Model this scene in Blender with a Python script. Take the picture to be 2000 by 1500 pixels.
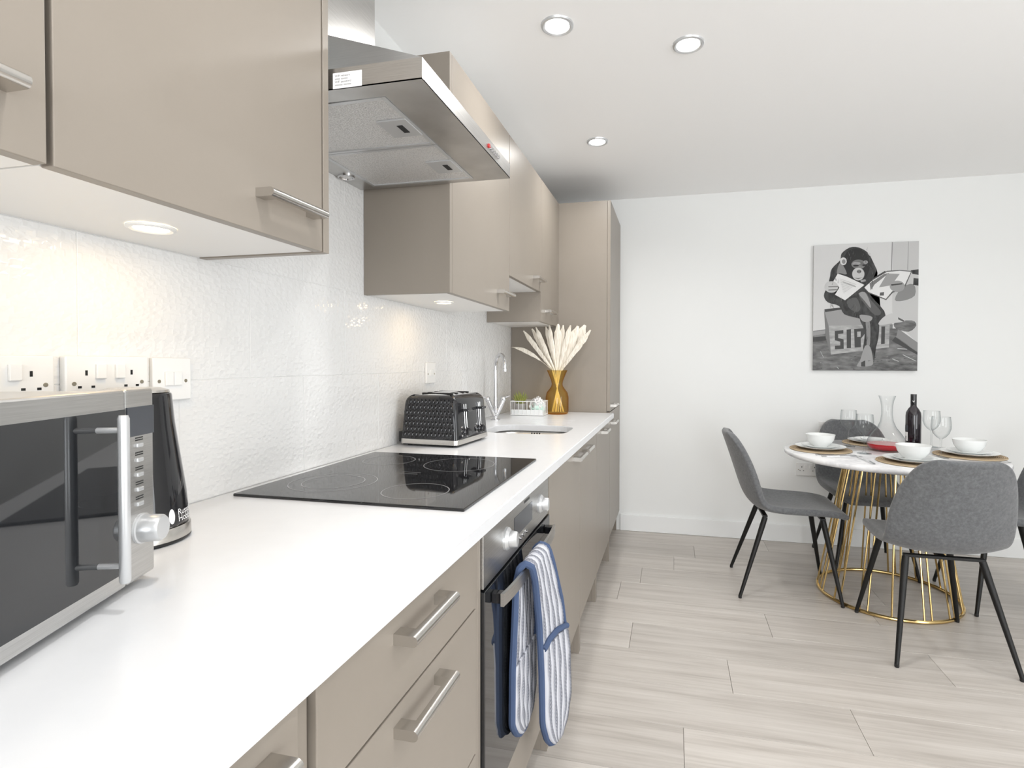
import bpy, bmesh, math, random
from mathutils import Vector, Matrix

# ------------------------------------------------------------------ reset
for o in list(bpy.data.objects):
    bpy.data.objects.remove(o, do_unlink=True)
S = bpy.context.scene
C = S.collection
PI = math.pi
random.seed(7)

# ------------------------------------------------------------------ camera
F_PX, PX, PY = 1050.41, 1072.79, 727.20
YAW, PITCH, ROLL = math.radians(12.9722), math.radians(0.9602), math.radians(0.1159)
fw = Vector((-math.sin(YAW) * math.cos(PITCH), math.cos(YAW) * math.cos(PITCH), -math.sin(PITCH)))
rt = fw.cross(Vector((0, 0, 1))).normalized()
up = rt.cross(fw)
r2 = rt * math.cos(ROLL) + up * math.sin(ROLL)
u2 = -rt * math.sin(ROLL) + up * math.cos(ROLL)
cd = bpy.data.cameras.new('camera')
cam = bpy.data.objects.new('camera', cd)
C.objects.link(cam)
cd.sensor_fit = 'HORIZONTAL'
cd.sensor_width = 36.0
cd.lens = F_PX * 36.0 / 2000.0
cd.shift_x = -(PX - 1000.0) / 2000.0
cd.shift_y = -(750.0 - PY) / 2000.0
cd.clip_start = 0.02
cam.matrix_world = Matrix(((r2.x, u2.x, -fw.x, 1.0102), (r2.y, u2.y, -fw.y, 0.0), (r2.z, u2.z, -fw.z, 1.2139), (0, 0, 0, 1)))
S.camera = cam

# ------------------------------------------------------------------ world, daylight, exposure
W = bpy.data.worlds.new('world')
S.world = W
W.use_nodes = True
W.node_tree.nodes['Background'].inputs[0].default_value = (0.86, 0.93, 1.0, 1)
W.node_tree.nodes['Background'].inputs[1].default_value = 1.0
S.view_settings.view_transform = 'Standard'
S.view_settings.look = 'None'
S.view_settings.exposure = 0.08
S.view_settings.gamma = 1.0
S.view_settings.use_curve_mapping = False


def area(name, loc, rot, sx, sy, power, col=(1, 1, 1), parent=None, shape='RECTANGLE', spread=None):
    l = bpy.data.lights.new(name, 'AREA')
    l.shape = shape
    l.size = sx
    l.size_y = sy
    l.energy = power
    l.color = col
    if spread:
        l.spread = spread
    o = bpy.data.objects.new(name, l)
    C.objects.link(o)
    o.location = loc
    o.rotation_euler = rot
    if parent:
        o.parent = parent
    return o


# daylight entering by the window behind the photographer and the glazed door on the right
area('window_daylight', (1.85, -3.42, 1.15), (math.radians(112), 0, 0), 2.1, 2.0, 84, (0.97, 0.985, 1.0))
area('garden_door_daylight', (4.22, -.2, 1.15), (math.radians(114), 0, PI / 2), 2.0, 2.0, 62, (0.97, 0.985, 1.0))
S.cycles.max_bounces = 16
S.cycles.diffuse_bounces = 8
S.cycles.glossy_bounces = 6
S.cycles.transmission_bounces = 14

# ------------------------------------------------------------------ materials
M = {}


def mat(name, col=(.8, .8, .8), rough=.5, metal=0.0, spec=.5, trans=0.0, ior=1.45, emit=None, emit_s=0.0, coat=0.0, sheen=0.0):
    m = bpy.data.materials.new(name)
    m.use_nodes = True
    b = m.node_tree.nodes['Principled BSDF']
    b.inputs['Base Color'].default_value = (*col, 1)
    b.inputs['Roughness'].default_value = rough
    b.inputs['Metallic'].default_value = metal
    b.inputs['Specular IOR Level'].default_value = spec
    b.inputs['Transmission Weight'].default_value = trans
    b.inputs['IOR'].default_value = ior
    b.inputs['Coat Weight'].default_value = coat
    b.inputs['Sheen Weight'].default_value = sheen
    if emit:
        b.inputs['Emission Color'].default_value = (*emit, 1)
        b.inputs['Emission Strength'].default_value = emit_s
    M[name] = m
    return m


def nd(m, typ, **kw):
    n = m.node_tree.nodes.new(typ)
    for k, v in kw.items():
        setattr(n, k, v)
    return n


def lk(m, a, b):
    m.node_tree.links.new(a, b)


def bsdf(m):
    return m.node_tree.nodes['Principled BSDF']


def coords(m, kind='Object', scale=(1, 1, 1), rnd=False):
    tc = nd(m, 'ShaderNodeTexCoord')
    mp = nd(m, 'ShaderNodeMapping')
    mp.inputs['Scale'].default_value = scale
    lk(m, tc.outputs[kind], mp.inputs['Vector'])
    if rnd:
        oi = nd(m, 'ShaderNodeObjectInfo')
        ml = nd(m, 'ShaderNodeMath', operation='MULTIPLY')
        ml.inputs[1].default_value = 37.0
        lk(m, oi.outputs['Random'], ml.inputs[0])
        cb = nd(m, 'ShaderNodeCombineXYZ')
        for i in range(3):
            lk(m, ml.outputs[0], cb.inputs[i])
        lk(m, cb.outputs[0], mp.inputs['Location'])
    return mp.outputs[0]


def noise(m, vec, scale, detail=3, rough=.5):
    n = nd(m, 'ShaderNodeTexNoise')
    n.inputs['Scale'].default_value = scale
    n.inputs['Detail'].default_value = detail
    n.inputs['Roughness'].default_value = rough
    lk(m, vec, n.inputs['Vector'])
    return n.outputs['Fac']


def ramp(m, fac, stops):
    r = nd(m, 'ShaderNodeValToRGB')
    e = r.color_ramp.elements
    while len(e) < len(stops):
        e.new(.5)
    for i, (p, c) in enumerate(stops):
        e[i].position = p
        e[i].color = (*c, 1)
    lk(m, fac, r.inputs[0])
    return r.outputs[0]


def bump(m, h, strength=.3, dist=.01):
    b = nd(m, 'ShaderNodeBump')
    b.inputs['Strength'].default_value = strength
    b.inputs['Distance'].default_value = dist
    lk(m, h, b.inputs['Height'])
    lk(m, b.outputs[0], bsdf(m).inputs['Normal'])


def tint(m, stops, scale, sc=(1, 1, 1), detail=3, rnd=False, kind='Object'):
    v = coords(m, kind, sc, rnd)
    f = noise(m, v, scale, detail)
    lk(m, ramp(m, f, stops), bsdf(m).inputs['Base Color'])
    return f


m = mat('wall_paint', (.81, .82, .815), .6)
bump(m, noise(m, coords(m), 180, 2), .05, .002)
m = mat('ceiling_paint', (.92, .92, .92), .7)
bump(m, noise(m, coords(m), 150, 2), .04, .002)
mat('trim_paint', (.82, .83, .83), .35)

m = mat('cabinet_taupe', (.36, .31, .255), .36)
tint(m, [(.3, (.268, .236, .200)), (.7, (.277, .244, .208))], 6)
mat('cabinet_white', (.82, .81, .79), .35)
mat('dark_gap', (.02, .018, .016), .8)

m = mat('worktop_white', (.83, .835, .85), .22)
tint(m, [(.3, (.72, .73, .75)), (.7, (.735, .745, .765))], 30, detail=6)

m = mat('tile_gloss', (.76, .76, .755), .12)
v = coords(m, 'Object', (1, 70, 95), True)
vo = nd(m, 'ShaderNodeTexVoronoi', feature='F1', distance='CHEBYCHEV')
vo.inputs['Scale'].default_value = 1.0
lk(m, v, vo.inputs['Vector'])
v2 = coords(m, 'Object', (1, 20, 28), True)
ad = nd(m, 'ShaderNodeMath', operation='ADD')
lk(m, vo.outputs['Distance'], ad.inputs[0])
lk(m, noise(m, v2, 1.0, 2), ad.inputs[1])
bump(m, ad.outputs[0], .26, .008)
mat('grout', (.80, .80, .79), .8)

m = mat('floor_plank', (.5, .47, .44), .34)
v = coords(m, 'Object', (1.1, 16, 1), True)
f1 = noise(m, v, 1.6, 6, .6)
v2 = coords(m, 'Object', (2.5, 110, 1), True)
f2 = noise(m, v2, 1.0, 3)
mx = nd(m, 'ShaderNodeMix', data_type='FLOAT')
mx.inputs[0].default_value = .3
lk(m, f1, mx.inputs[2])
lk(m, f2, mx.inputs[3])
base = ramp(m, mx.outputs[0], [(.28, (.36, .325, .295)), (.5, (.50, .465, .43)), (.72, (.60, .565, .53))])
oi = nd(m, 'ShaderNodeObjectInfo')
hs = nd(m, 'ShaderNodeHueSaturation')
mr = nd(m, 'ShaderNodeMapRange')
mr.inputs['To Min'].default_value = .94
mr.inputs['To Max'].default_value = 1.06
lk(m, oi.outputs['Random'], mr.inputs[0])
lk(m, mr.outputs[0], hs.inputs['Value'])
lk(m, base, hs.inputs['Color'])
lk(m, hs.outputs[0], bsdf(m).inputs['Base Color'])
bump(m, mx.outputs[0], .12, .003)
mat('floor_base', (.30, .27, .25), .8)

m = mat('brushed_steel', (.55, .54, .53), .3, 1.0)
f = noise(m, coords(m, 'Object', (3, 3, 160)), 4, 3)
lk(m, ramp(m, f, [(.3, (.50, .495, .485)), (.7, (.60, .595, .585))]), bsdf(m).inputs['Base Color'])
bump(m, f, .04, .001)
mat('satin_nickel', (.62, .60, .57), .27, 1.0)
mat('chrome', (.66, .66, .67), .07, 1.0)
mat('silver_plastic', (.60, .61, .62), .3, .6)
mat('hood_filter', (.66, .65, .64), .42, .75)
m = M['hood_filter']
vo = nd(m, 'ShaderNodeTexVoronoi', feature='F1')
vo.inputs['Scale'].default_value = 1
lk(m, coords(m, 'Object', (210, 330, 1)), vo.inputs['Vector'])
bump(m, vo.outputs['Distance'], .5, .004)
lk(m, ramp(m, vo.outputs['Distance'], [(.1, (.52, .51, .50)), (.5, (.76, .75, .74))]), bsdf(m).inputs['Base Color'])
mat('black_gloss', (.012, .012, .014), .06, coat=.3)
mat('black_satin', (.014, .014, .015), .35)
mat('dark_slot', (.01, .01, .01), .6)
mat('oven_glass', (.012, .013, .015), .03, spec=.9)
mat('display_grey', (.045, .05, .06), .15)
mat('hob_glass', (.008, .008, .009), .035, spec=.7)
mat('hob_print', (.26, .26, .27), .25)
mat('white_plastic', (.80, .80, .79), .3)
mat('screw_brass', (.42, .38, .30), .35, 1.0)
mat('white_ceramic', (.80, .815, .81), .14)
mat('red_plastic', (.5, .02, .02), .4)
mat('print_white', (.85, .85, .85), .6)
mat('print_black', (.03, .03, .03), .6)
mat('print_grey', (.45, .45, .45), .6)

m = mat('chair_fabric', (.13, .13, .135), .9, sheen=.3)
v = coords(m, 'Object', (1, 1, 1))
f = noise(m, v, 75, 6, .75)
lk(m, ramp(m, f, [(.30, (.082, .085, .090)), (.52, (.122, .126, .132)), (.74, (.172, .177, .184))]), bsdf(m).inputs['Base Color'])
bump(m, f, .25, .002)
mat('black_metal', (.004, .004, .004), .5)
m = mat('gold_metal', (.62, .45, .20), .2, 1.0)
m = mat('marble', (.80, .80, .81), .12)
v = coords(m, 'Object', (1, 1, 1))
f = noise(m, v, 3.5, 9, .62)
lk(m, ramp(m, f, [(.40, (.82, .82, .83)), (.5, (.66, .66, .68)), (.55, (.82, .82, .83))]), bsdf(m).inputs['Base Color'])

m = mat('woven_straw', (.42, .31, .19), .8)
v = coords(m, 'Object', (1, 1, 0))
wv = nd(m, 'ShaderNodeTexWave', wave_type='RINGS', rings_direction='SPHERICAL')
wv.inputs['Scale'].default_value = 42
wv.inputs['Distortion'].default_value = .6
wv.inputs['Detail Scale'].default_value = 20
lk(m, v, wv.inputs['Vector'])
lk(m, ramp(m, wv.outputs['Fac'], [(.1, (.28, .19, .11)), (.8, (.52, .41, .27))]), bsdf(m).inputs['Base Color'])
bump(m, wv.outputs['Fac'], .6, .004)



def thin_glass(name, centre, edge, gloss=.8):
    """glass wall seen as one sheet: tinted see-through, more mirror and more tint where seen edge-on"""
    m = bpy.data.materials.new(name)
    m.use_nodes = True
    m.node_tree.nodes.remove(bsdf(m))
    lw = nd(m, 'ShaderNodeLayerWeight')
    lw.inputs['Blend'].default_value = .5
    tr = nd(m, 'ShaderNodeBsdfTransparent')
    lk(m, ramp(m, lw.outputs['Facing'], [(.25, centre), (.95, edge)]), tr.inputs['Color'])
    gl = nd(m, 'ShaderNodeBsdfGlossy')
    gl.inputs['Roughness'].default_value = .02
    pw = nd(m, 'ShaderNodeMath', operation='POWER')
    pw.inputs[1].default_value = 4.0
    lk(m, lw.outputs['Facing'], pw.inputs[0])
    ml = nd(m, 'ShaderNodeMath', operation='MULTIPLY_ADD')
    ml.inputs[1].default_value = gloss
    ml.inputs[2].default_value = .04
    lk(m, pw.outputs[0], ml.inputs[0])
    mx_ = nd(m, 'ShaderNodeMixShader')
    lk(m, ml.outputs[0], mx_.inputs[0])
    lk(m, tr.outputs[0], mx_.inputs[1])
    lk(m, gl.outputs[0], mx_.inputs[2])
    lk(m, mx_.outputs[0], m.node_tree.nodes['Material Output'].inputs['Surface'])
    M[name] = m


thin_glass('clear_glass', (.975, .98, .98), (.62, .65, .66), .5)
thin_glass('amber_glass', (.985, .84, .46), (.74, .42, .04), .3)
mat('rose_wine', (.62, .015, .03), 0.03, trans=.45, ior=1.33)
mat('bottle_glass', (.012, .008, .012), .06, spec=.8)
mat('dried_plume', (.80, .74, .64), .9)
m = M['dried_plume']
f = noise(m, coords(m, 'Object', (90, 90, 6)), 2.0, 4)
lk(m, ramp(m, f, [(.3, (.62, .55, .45)), (.6, (.86, .81, .72))]), bsdf(m).inputs['Base Color'])
bump(m, f, .5, .004)
mat('dried_stem', (.84, .74, .50), .8)
m = mat('leaf_green', (.20, .26, .06), .6)
tint(m, [(.3, (.13, .20, .05)), (.7, (.42, .40, .10))], 40)
mat('pot_grey', (.42, .40, .38), .8)
mat('mint_cloth', (.62, .80, .72), .9)
mat('flower_white', (.82, .80, .80), .9)
mat('binding_blue', (.055, .085, .165), .85)

m = mat('oven_glove_stripe', (.5, .5, .55), .95)
uv = nd(m, 'ShaderNodeUVMap')
sx = nd(m, 'ShaderNodeSeparateXYZ')
lk(m, uv.outputs[0], sx.inputs[0])


def mth(m, op, a, b=None, c=None):
    n = nd(m, 'ShaderNodeMath', operation=op)
    for i, q in enumerate((a, b, c)):
        if q is None:
            continue
        if isinstance(q, (int, float)):
            n.inputs[i].default_value = q
        else:
            lk(m, q, n.inputs[i])
    return n.outputs[0]


st = mth(m, 'FRACT', mth(m, 'MULTIPLY', sx.outputs[0], 5.0))
wide = mth(m, 'GREATER_THAN', st, .5)
herr = mth(m, 'FRACT', mth(m, 'ADD', mth(m, 'MULTIPLY', sx.outputs[1], 110.0), mth(m, 'MULTIPLY', mth(m, 'PINGPONG', sx.outputs[0], .05), 60.0)))
hg = mth(m, 'GREATER_THAN', herr, .42)
fac = mth(m, 'MULTIPLY', wide, hg)
lk(m, ramp(m, fac, [(.0, (.56, .57, .62)), (1.0, (.03, .038, .07))]), bsdf(m).inputs['Base Color'])
bump(m, herr, .5, .002)

mat('lamp_cool', (.9, .9, .9), .5, emit=(1, .98, .95), emit_s=14)
mat('lamp_warm', (.9, .85, .7), .5, emit=(1, .80, .48), emit_s=14)
mat('halogen_off', (.75, .75, .75), .15, .6)

# greys of the wall print
for g in (30, 45, 60, 85, 100, 115, 130, 150, 170, 190, 205, 220):
    l = ((g / 255.0 + .055) / 1.055) ** 2.4
    mm = mat('print_tone_%d' % g, (l, l, l), .55)
m = M['print_tone_100']
tint(m, [(.3, (.06, .06, .06)), (.7, (.22, .22, .22))], 14, (1, 1, 3), 6)
m = M['print_tone_45']
tint(m, [(.35, (.012, .012, .012)), (.7, (.06, .06, .06))], 40, (1, 1, .5), 5)
m = M['print_tone_170']
tint(m, [(.3, (.26, .26, .26)), (.7, (.48, .48, .48))], 18, (1, 1, 3), 5)


# ------------------------------------------------------------------ builders
def new_bm():
    return bmesh.new()


def add_box(bm, lo, hi, bev=0.0, seg=2):
    r = bmesh.ops.create_cube(bm, size=1.0)
    vs = r['verts']
    for v in vs:
        for i in range(3):
            v.co[i] = lo[i] if v.co[i] < 0 else hi[i]
    if bev > 0:
        es = list({e for v in vs for e in v.link_edges})
        bmesh.ops.bevel(bm, geom=es, offset=bev, segments=seg, affect='EDGES', profile=.5)
    return vs


def add_lathe(bm, prof, cen=(0, 0, 0), n=32, close=False):
    rings = []
    for (r, z) in prof:
        if r < 1e-6:
            rings.append([bm.verts.new((cen[0], cen[1], cen[2] + z))])
        else:
            rings.append([bm.verts.new((cen[0] + r * math.cos(2 * PI * k / n), cen[1] + r * math.sin(2 * PI * k / n), cen[2] + z)) for k in range(n)])
    prs = list(zip(rings[:-1], rings[1:]))
    if close:
        prs.append((rings[-1], rings[0]))
    for a, b in prs:
        if len(a) == 1 and len(b) == 1:
            continue
        for k in range(n):
            k2 = (k + 1) % n
            if len(a) == 1:
                bm.faces.new((a[0], b[k2], b[k]))
            elif len(b) == 1:
                bm.faces.new((a[k], a[k2], b[0]))
            else:
                bm.faces.new((a[k], a[k2], b[k2], b[k]))


def frame_of(d):
    d = d.normalized()
    a = Vector((0, 0, 1)) if abs(d.z) < .9 else Vector((1, 0, 0))
    s = d.cross(a).normalized()
    return s, s.cross(d).normalized()


def add_tube(bm, pts, rad, n=10, caps=True, closed=False):
    pts = [Vector(p) for p in pts]
    if not isinstance(rad, (list, tuple)):
        rad = [rad] * len(pts)
    L = len(pts)
    rings = []
    prev = None
    for i, p in enumerate(pts):
        if closed:
            d = pts[(i + 1) % L] - pts[i - 1]
        else:
            d = pts[min(i + 1, L - 1)] - pts[max(i - 1, 0)]
        d.normalize()
        if prev is None:
            s, t = frame_of(d)
        else:
            s = prev - d * prev.dot(d)
            s.normalize()
            t = d.cross(s)
            t = -t if False else t
        if prev is None:
            t = d.cross(s)
        prev = s
        rings.append([bm.verts.new(p + (s * math.cos(2 * PI * k / n) + t * math.sin(2 * PI * k / n)) * rad[i]) for k in range(n)])
    rng = range(L) if closed else range(L - 1)
    for i in rng:
        a, b = rings[i], rings[(i + 1) % L]
        for k in range(n):
            k2 = (k + 1) % n
            bm.faces.new((a[k], a[k2], b[k2], b[k]))
    if caps and not closed:
        bm.faces.new(rings[0][::-1])
        bm.faces.new(rings[-1])


def add_prism(bm, poly, axis, a0, a1):
    """poly: 2D points in the two other axes, extruded along axis from a0 to a1"""
    ax = 'xyz'.index(axis)
    oth = [i for i in range(3) if i != ax]
    A, B = [], []
    for (p, q) in poly:
        for lst, a in ((A, a0), (B, a1)):
            co = [0, 0, 0]
            co[ax] = a
            co[oth[0]] = p
            co[oth[1]] = q
            lst.append(bm.verts.new(co))
    n = len(poly)
    for k in range(n):
        k2 = (k + 1) % n
        bm.faces.new((A[k], A[k2], B[k2], B[k]))
    bm.faces.new(A[::-1])
    bm.faces.new(B)


def fin(bm):
    bmesh.ops.recalc_face_normals(bm, faces=bm.faces[:])


def obj(name, bm, material, parent=None, smooth=False, world=True, angle=None, recalc=True):
    if recalc:
        fin(bm)
    me = bpy.data.meshes.new(name)
    bm.to_mesh(me)
    bm.free()
    mats = material if isinstance(material, (list, tuple)) else [material]
    for q in mats:
        me.materials.append(M[q])
    if smooth:
        for p in me.polygons:
            p.use_smooth = True
        me.set_sharp_from_angle(angle=math.radians(angle or 35))
    o = bpy.data.objects.new(name, me)
    C.objects.link(o)
    put(o, parent, world)
    return o


def put(o, parent, world=True):
    if parent is None:
        return
    o.parent = parent
    if world and parent.type == 'EMPTY':
        o.matrix_parent_inverse = Matrix.LocRotScale(parent.location, parent.rotation_euler, parent.scale).inverted()


def thing(name, label, cat, loc=(0, 0, 0), rz=0.0, group=None):
    o = bpy.data.objects.new(name, None)
    o.empty_display_size = .05
    C.objects.link(o)
    o.location = loc
    o.rotation_euler = (0, 0, rz)
    tag(o, label, cat, group)
    return o


def tag(o, label, cat, group=None):
    o['label'] = label
    o['category'] = cat
    if group:
        o['group'] = group
    return o


def struct(name, bm, material, parent=None, label=None):
    o = obj(name, bm, material, parent)
    if parent is None:
        o['kind'] = 'structure'
        if label:
            o['label'] = label
    return o


def inst(name, me, loc, parent, rot=(0, 0, 0)):
    o = bpy.data.objects.new(name, me)
    C.objects.link(o)
    o.parent = parent
    o.location = loc
    o.rotation_euler = rot
    return o


def mesh_of(name, bm, material, smooth=False):
    fin(bm)
    me = bpy.data.meshes.new(name)
    bm.to_mesh(me)
    bm.free()
    for q in (material if isinstance(material, (list, tuple)) else [material]):
        me.materials.append(M[q])
    if smooth:
        for p in me.polygons:
            p.use_smooth = True
        me.set_sharp_from_angle(angle=math.radians(40))
    return me


def copy_tree(o, parent=None):
    c = o.copy()
    C.objects.link(c)
    c.parent = parent
    for ch in list(o.children):
        copy_tree(ch, c)
    return c


def bx(name, lo, hi, material, parent=None, bev=0.0, seg=2):
    bm = new_bm()
    add_box(bm, lo, hi, bev, seg)
    return obj(name, bm, material, parent)


def text_mesh(body, size, align='LEFT'):
    cu = bpy.data.curves.new('txt', 'FONT')
    cu.body = body
    cu.size = size
    cu.align_x = align
    o = bpy.data.objects.new('txt', cu)
    C.objects.link(o)
    dg = bpy.context.evaluated_depsgraph_get()
    me = bpy.data.meshes.new_from_object(o.evaluated_get(dg))
    bpy.data.objects.remove(o)
    return me


# ------------------------------------------------------------------ room shell
XR, YB, YW, H = 4.3, -3.5, 3.928, 2.4
bm = new_bm()
add_box(bm, (-.02, YB, -.06), (XR, YW, -.012))
floor = struct('floor', bm, 'floor_base')
PW = .2325
rows = []
edges = {2.29: .833, 2.535: 1.448, 2.06: 1.232, 1.83: 1.623, 2.99: .838, 2.77: .735, 3.22: 1.021}
y = 2.295 - PW * 26
LEN = 1.22
plank_me = {}
row_i = 0
while y < YW:
    y1 = min(y + PW, YW)
    if y1 > YB:
        y0 = max(y, YB)
        j = None
        for k in edges:
            if abs(k - y) < .12:
                j = edges[k]
        if j is None:
            j = (row_i * .47) % LEN
        xs = sorted(q for q in [j + LEN * k for k in range(-5, 6)] if -.02 < q < XR)
        xs = [-.02] + xs + [XR]
        for a, b in zip(xs[:-1], xs[1:]):
            key = (round(b - a, 3), round(y1 - y0, 3))
            if key not in plank_me:
                bm = new_bm()
                add_box(bm, (-(b - a) / 2 + .0006, -(y1 - y0) / 2 + .0006, -.012), ((b - a) / 2 - .0006, (y1 - y0) / 2 - .0006, 0), .0008, 1)
                plank_me[key] = mesh_of('floor_plank', bm, 'floor_plank')
            inst('plank', plank_me[key], ((a + b) / 2, (y0 + y1) / 2, 0), floor)
    y += PW
    row_i += 1

bm = new_bm()
add_box(bm, (-.12, YB - .1, -.06), (-.014, YW + .1, H + .1))
wall_left = struct('wall_left', bm, 'wall_paint')
bm = new_bm()   # painted band above the tiles
add_box(bm, (-.014, YB, 1.7085), (0, .99, H))
add_box(bm, (-.014, .99, 1.976), (0, 1.62, H))
add_box(bm, (-.014, 1.62, 1.7085), (0, YW, H))
obj('plaster', bm, 'wall_paint', wall_left)
bm = new_bm()
add_box(bm, (-.014, YB, 0), (-.0016, YW, 1.98))
obj('grout_bed', bm, 'grout', wall_left)
TW, TH = .391, .2663
tile_me = {}
for r in range(4):
    z0 = .91 + r * TH
    off = .729 if r % 2 == 1 else .729 + TW / 2
    for k in range(-4, 9):
        a, b = off + k * TW, off + (k + 1) * TW
        a, b = max(a, -.6), min(b, 3.30)
        if r == 3:
            a, b = max(a, .99), min(b, 1.62)
        if b - a < .01:
            continue
        key = round(b - a, 3)
        if key not in tile_me:
            bm = new_bm()
            add_box(bm, (-.008, -(b - a) / 2 + .0006, -TH / 2 + .0006), (0, (b - a) / 2 - .0006, TH / 2 - .0006), .0009, 1)
            tile_me[key] = mesh_of('wall_tile', bm, 'tile_gloss')
        inst('tile', tile_me[key], (0, (a + b) / 2, z0 + TH / 2), wall_left)

bm = new_bm()
add_box(bm, (-.12, YW, -.06), (XR + .12, YW + .1, H + .1))
struct('wall_back', bm, 'wall_paint')
bm = new_bm()
add_box(bm, (.64, YW - .016, .0005), (XR, YW, .118), .003, 2)
struct('baseboard_back', bm, 'trim_paint')


def wall_with_hole(name, axis, at, t, a0, a1, h0, h1, b0, b1):
    bm = new_bm()
    rects = [(a0, h0, -.06, H + .1), (h1, a1, -.06, H + .1), (h0, h1, -.06, b0), (h0, h1, b1, H + .1)]
    for (p, q, z0, z1) in rects:
        if z1 - z0 < .001:
            continue
        if axis == 'x':
            add_box(bm, (at, p, z0), (at + t, q, z1))
        else:
            add_box(bm, (p, at - t, z0), (q, at, z1))
    return struct(name, bm, 'wall_paint')


wall_with_hole('wall_right', 'x', XR, .12, YB - .1, YW + .1, -1.25, .85, .0, 2.18)
wall_with_hole('wall_front', 'y', YB, .12, -.12, XR + .12, .75, 2.95, .0, 2.25)
bm = new_bm()
add_box(bm, (-.12, YB - .1, H), (XR + .12, YW + .1, H + .1))
ceiling = struct('ceiling', bm, 'ceiling_paint')
# window behind the photographer and glazed door on the right
bm = new_bm()
for (a, b, c, d) in ((.75, .8, 0, 2.25), (2.9, 2.95, 0, 2.25), (.8, 2.9, 0, .06), (.8, 2.9, 2.2, 2.25), (1.83, 1.87, .06, 2.2)):
    add_box(bm, (a, YB - .09, c), (b, YB - .03, d))
w1 = struct('window_1', bm, 'trim_paint')
bx('pane', (.8, YB - .065, .06), (1.83, YB - .06, 2.2), 'clear_glass', w1)
bx('pane', (1.87, YB - .065, .06), (2.9, YB - .06, 2.2), 'clear_glass', w1)
bm = new_bm()
for (a, b, c, d) in ((-1.25, -1.18, 0, 2.18), (.78, .85, 0, 2.18), (-1.18, .78, 0, .07), (-1.18, .78, 2.11, 2.18), (-.23, -.17, .07, 2.11)):
    add_box(bm, (XR + .03, a, c), (XR + .09, b, d))
d1 = struct('door_1', bm, 'trim_paint')
bx('pane', (XR + .06, -1.18, .07), (XR + .065, -.23, 2.11), 'clear_glass', d1)
bx('pane', (XR + .06, -.17, .07), (XR + .065, .78, 2.11), 'clear_glass', d1)


# ------------------------------------------------------------------ ceiling downlights
def downlight(x, y, label, power=4.5):
    t = thing('downlight', label, 'downlight', (x, y, H), 0, 'recessed ceiling downlights')
    bm = new_bm()
    add_lathe(bm, [(.058, -.0005), (.056, -.006), (.050, -.009), (.043, -.006), (.040, -.0005)], n=40)
    obj('trim_ring', bm, 'silver_plastic', t, True, False)
    bm = new_bm()
    add_lathe(bm, [(0, -.003), (.041, -.003), (.041, -.0005)], n=32)
    obj('lens', bm, 'lamp_cool', t, True, False)
    l = area('downlight_beam', (0, 0, -.012), (0, 0, 0), .09, .09, power, (1.0, .985, .96), t, 'DISK')
    l.data.spread = math.radians(150)
    return t


downlight(.607, 1.864, 'round recessed ceiling downlight nearest the cooker hood')
downlight(1.058, 2.08, 'round recessed ceiling downlight furthest right, out in the room')
downlight(.609, 2.877, 'small-looking far ceiling downlight in front of the tall cabinet')
for (x, y) in ((.75, .55), (1.9, .55), (1.9, -.7), (3.1, .9), (3.2, 2.4), (1.0, -2.2), (2.8, -2.2)):
    downlight(x, y, 'recessed ceiling downlight above and behind the photographer')


# ------------------------------------------------------------------ handles
def handle_mesh():
    bm = new_bm()
    L, h, dpt = .152, .0155, .037
    # D-profile: flat top and bottom, rounded nose (x outwards, z up)
    nose = []
    for k in range(9):
        a = -PI / 2 + PI * k / 8
        nose.append((dpt - h / 2 + math.cos(a) * h / 2, math.sin(a) * h / 2))
    post = [(0, -h / 2)] + nose + [(0, h / 2)]
    add_prism(bm, post, 'y', -L / 2, -L / 2 + .022)
    add_prism(bm, post, 'y', L / 2 - .022, L / 2)
    bar = [(dpt - .014, -h / 2)] + nose + [(dpt - .014, h / 2)]
    add_prism(bm, bar, 'y', -L / 2 + .022, L / 2 - .022)
    return mesh_of('bar_handle', bm, 'satin_nickel', True)


# prisms along y take poly as (x, z)
HANDLE = handle_mesh()


def handle(parent, x, y, z):
    o = inst('handle', HANDLE, (x, y, z), parent)
    return o


# ------------------------------------------------------------------ base units
XF = .633   # face of the doors
ZB, ZT = .13, .879


def gable(parent, y0, y1, x1=.612, zt=.88, name='side_panel'):
    return bx(name, (.006, y0, 0.0005), (x1, y1, zt), 'cabinet_taupe', parent, .0008, 1)


def base_unit(label, y0, y1, kind):
    t = thing('base_cabinet' if kind != 'drawers' else 'drawer_unit', label, 'cabinet', (.3, (y0 + y1) / 2, 0), 0, 'base units under the white worktop')
    gable(t, y0, y0 + .018, XF - .021)
    gable(t, y1 - .018, y1, XF - .021)
    bx('bottom_panel', (.006, y0 + .018, ZB), (XF - .021, y1 - .018, ZB + .018), 'cabinet_white', t)
    bx('back_panel', (.006, y0 + .018, ZB + .018), (.014, y1 - .018, .88), 'cabinet_white', t)
    bx('plinth', (.44, y0 + .018, .0005), (.455, y1 - .018, ZB), 'cabinet_taupe', t)
    for a in (y0, y1 - .018):
        bx('foot_block', (XF - .0205, a, .0005), (XF - .001, a + .018, ZB - .001), 'cabinet_taupe', t)
    return t


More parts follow.
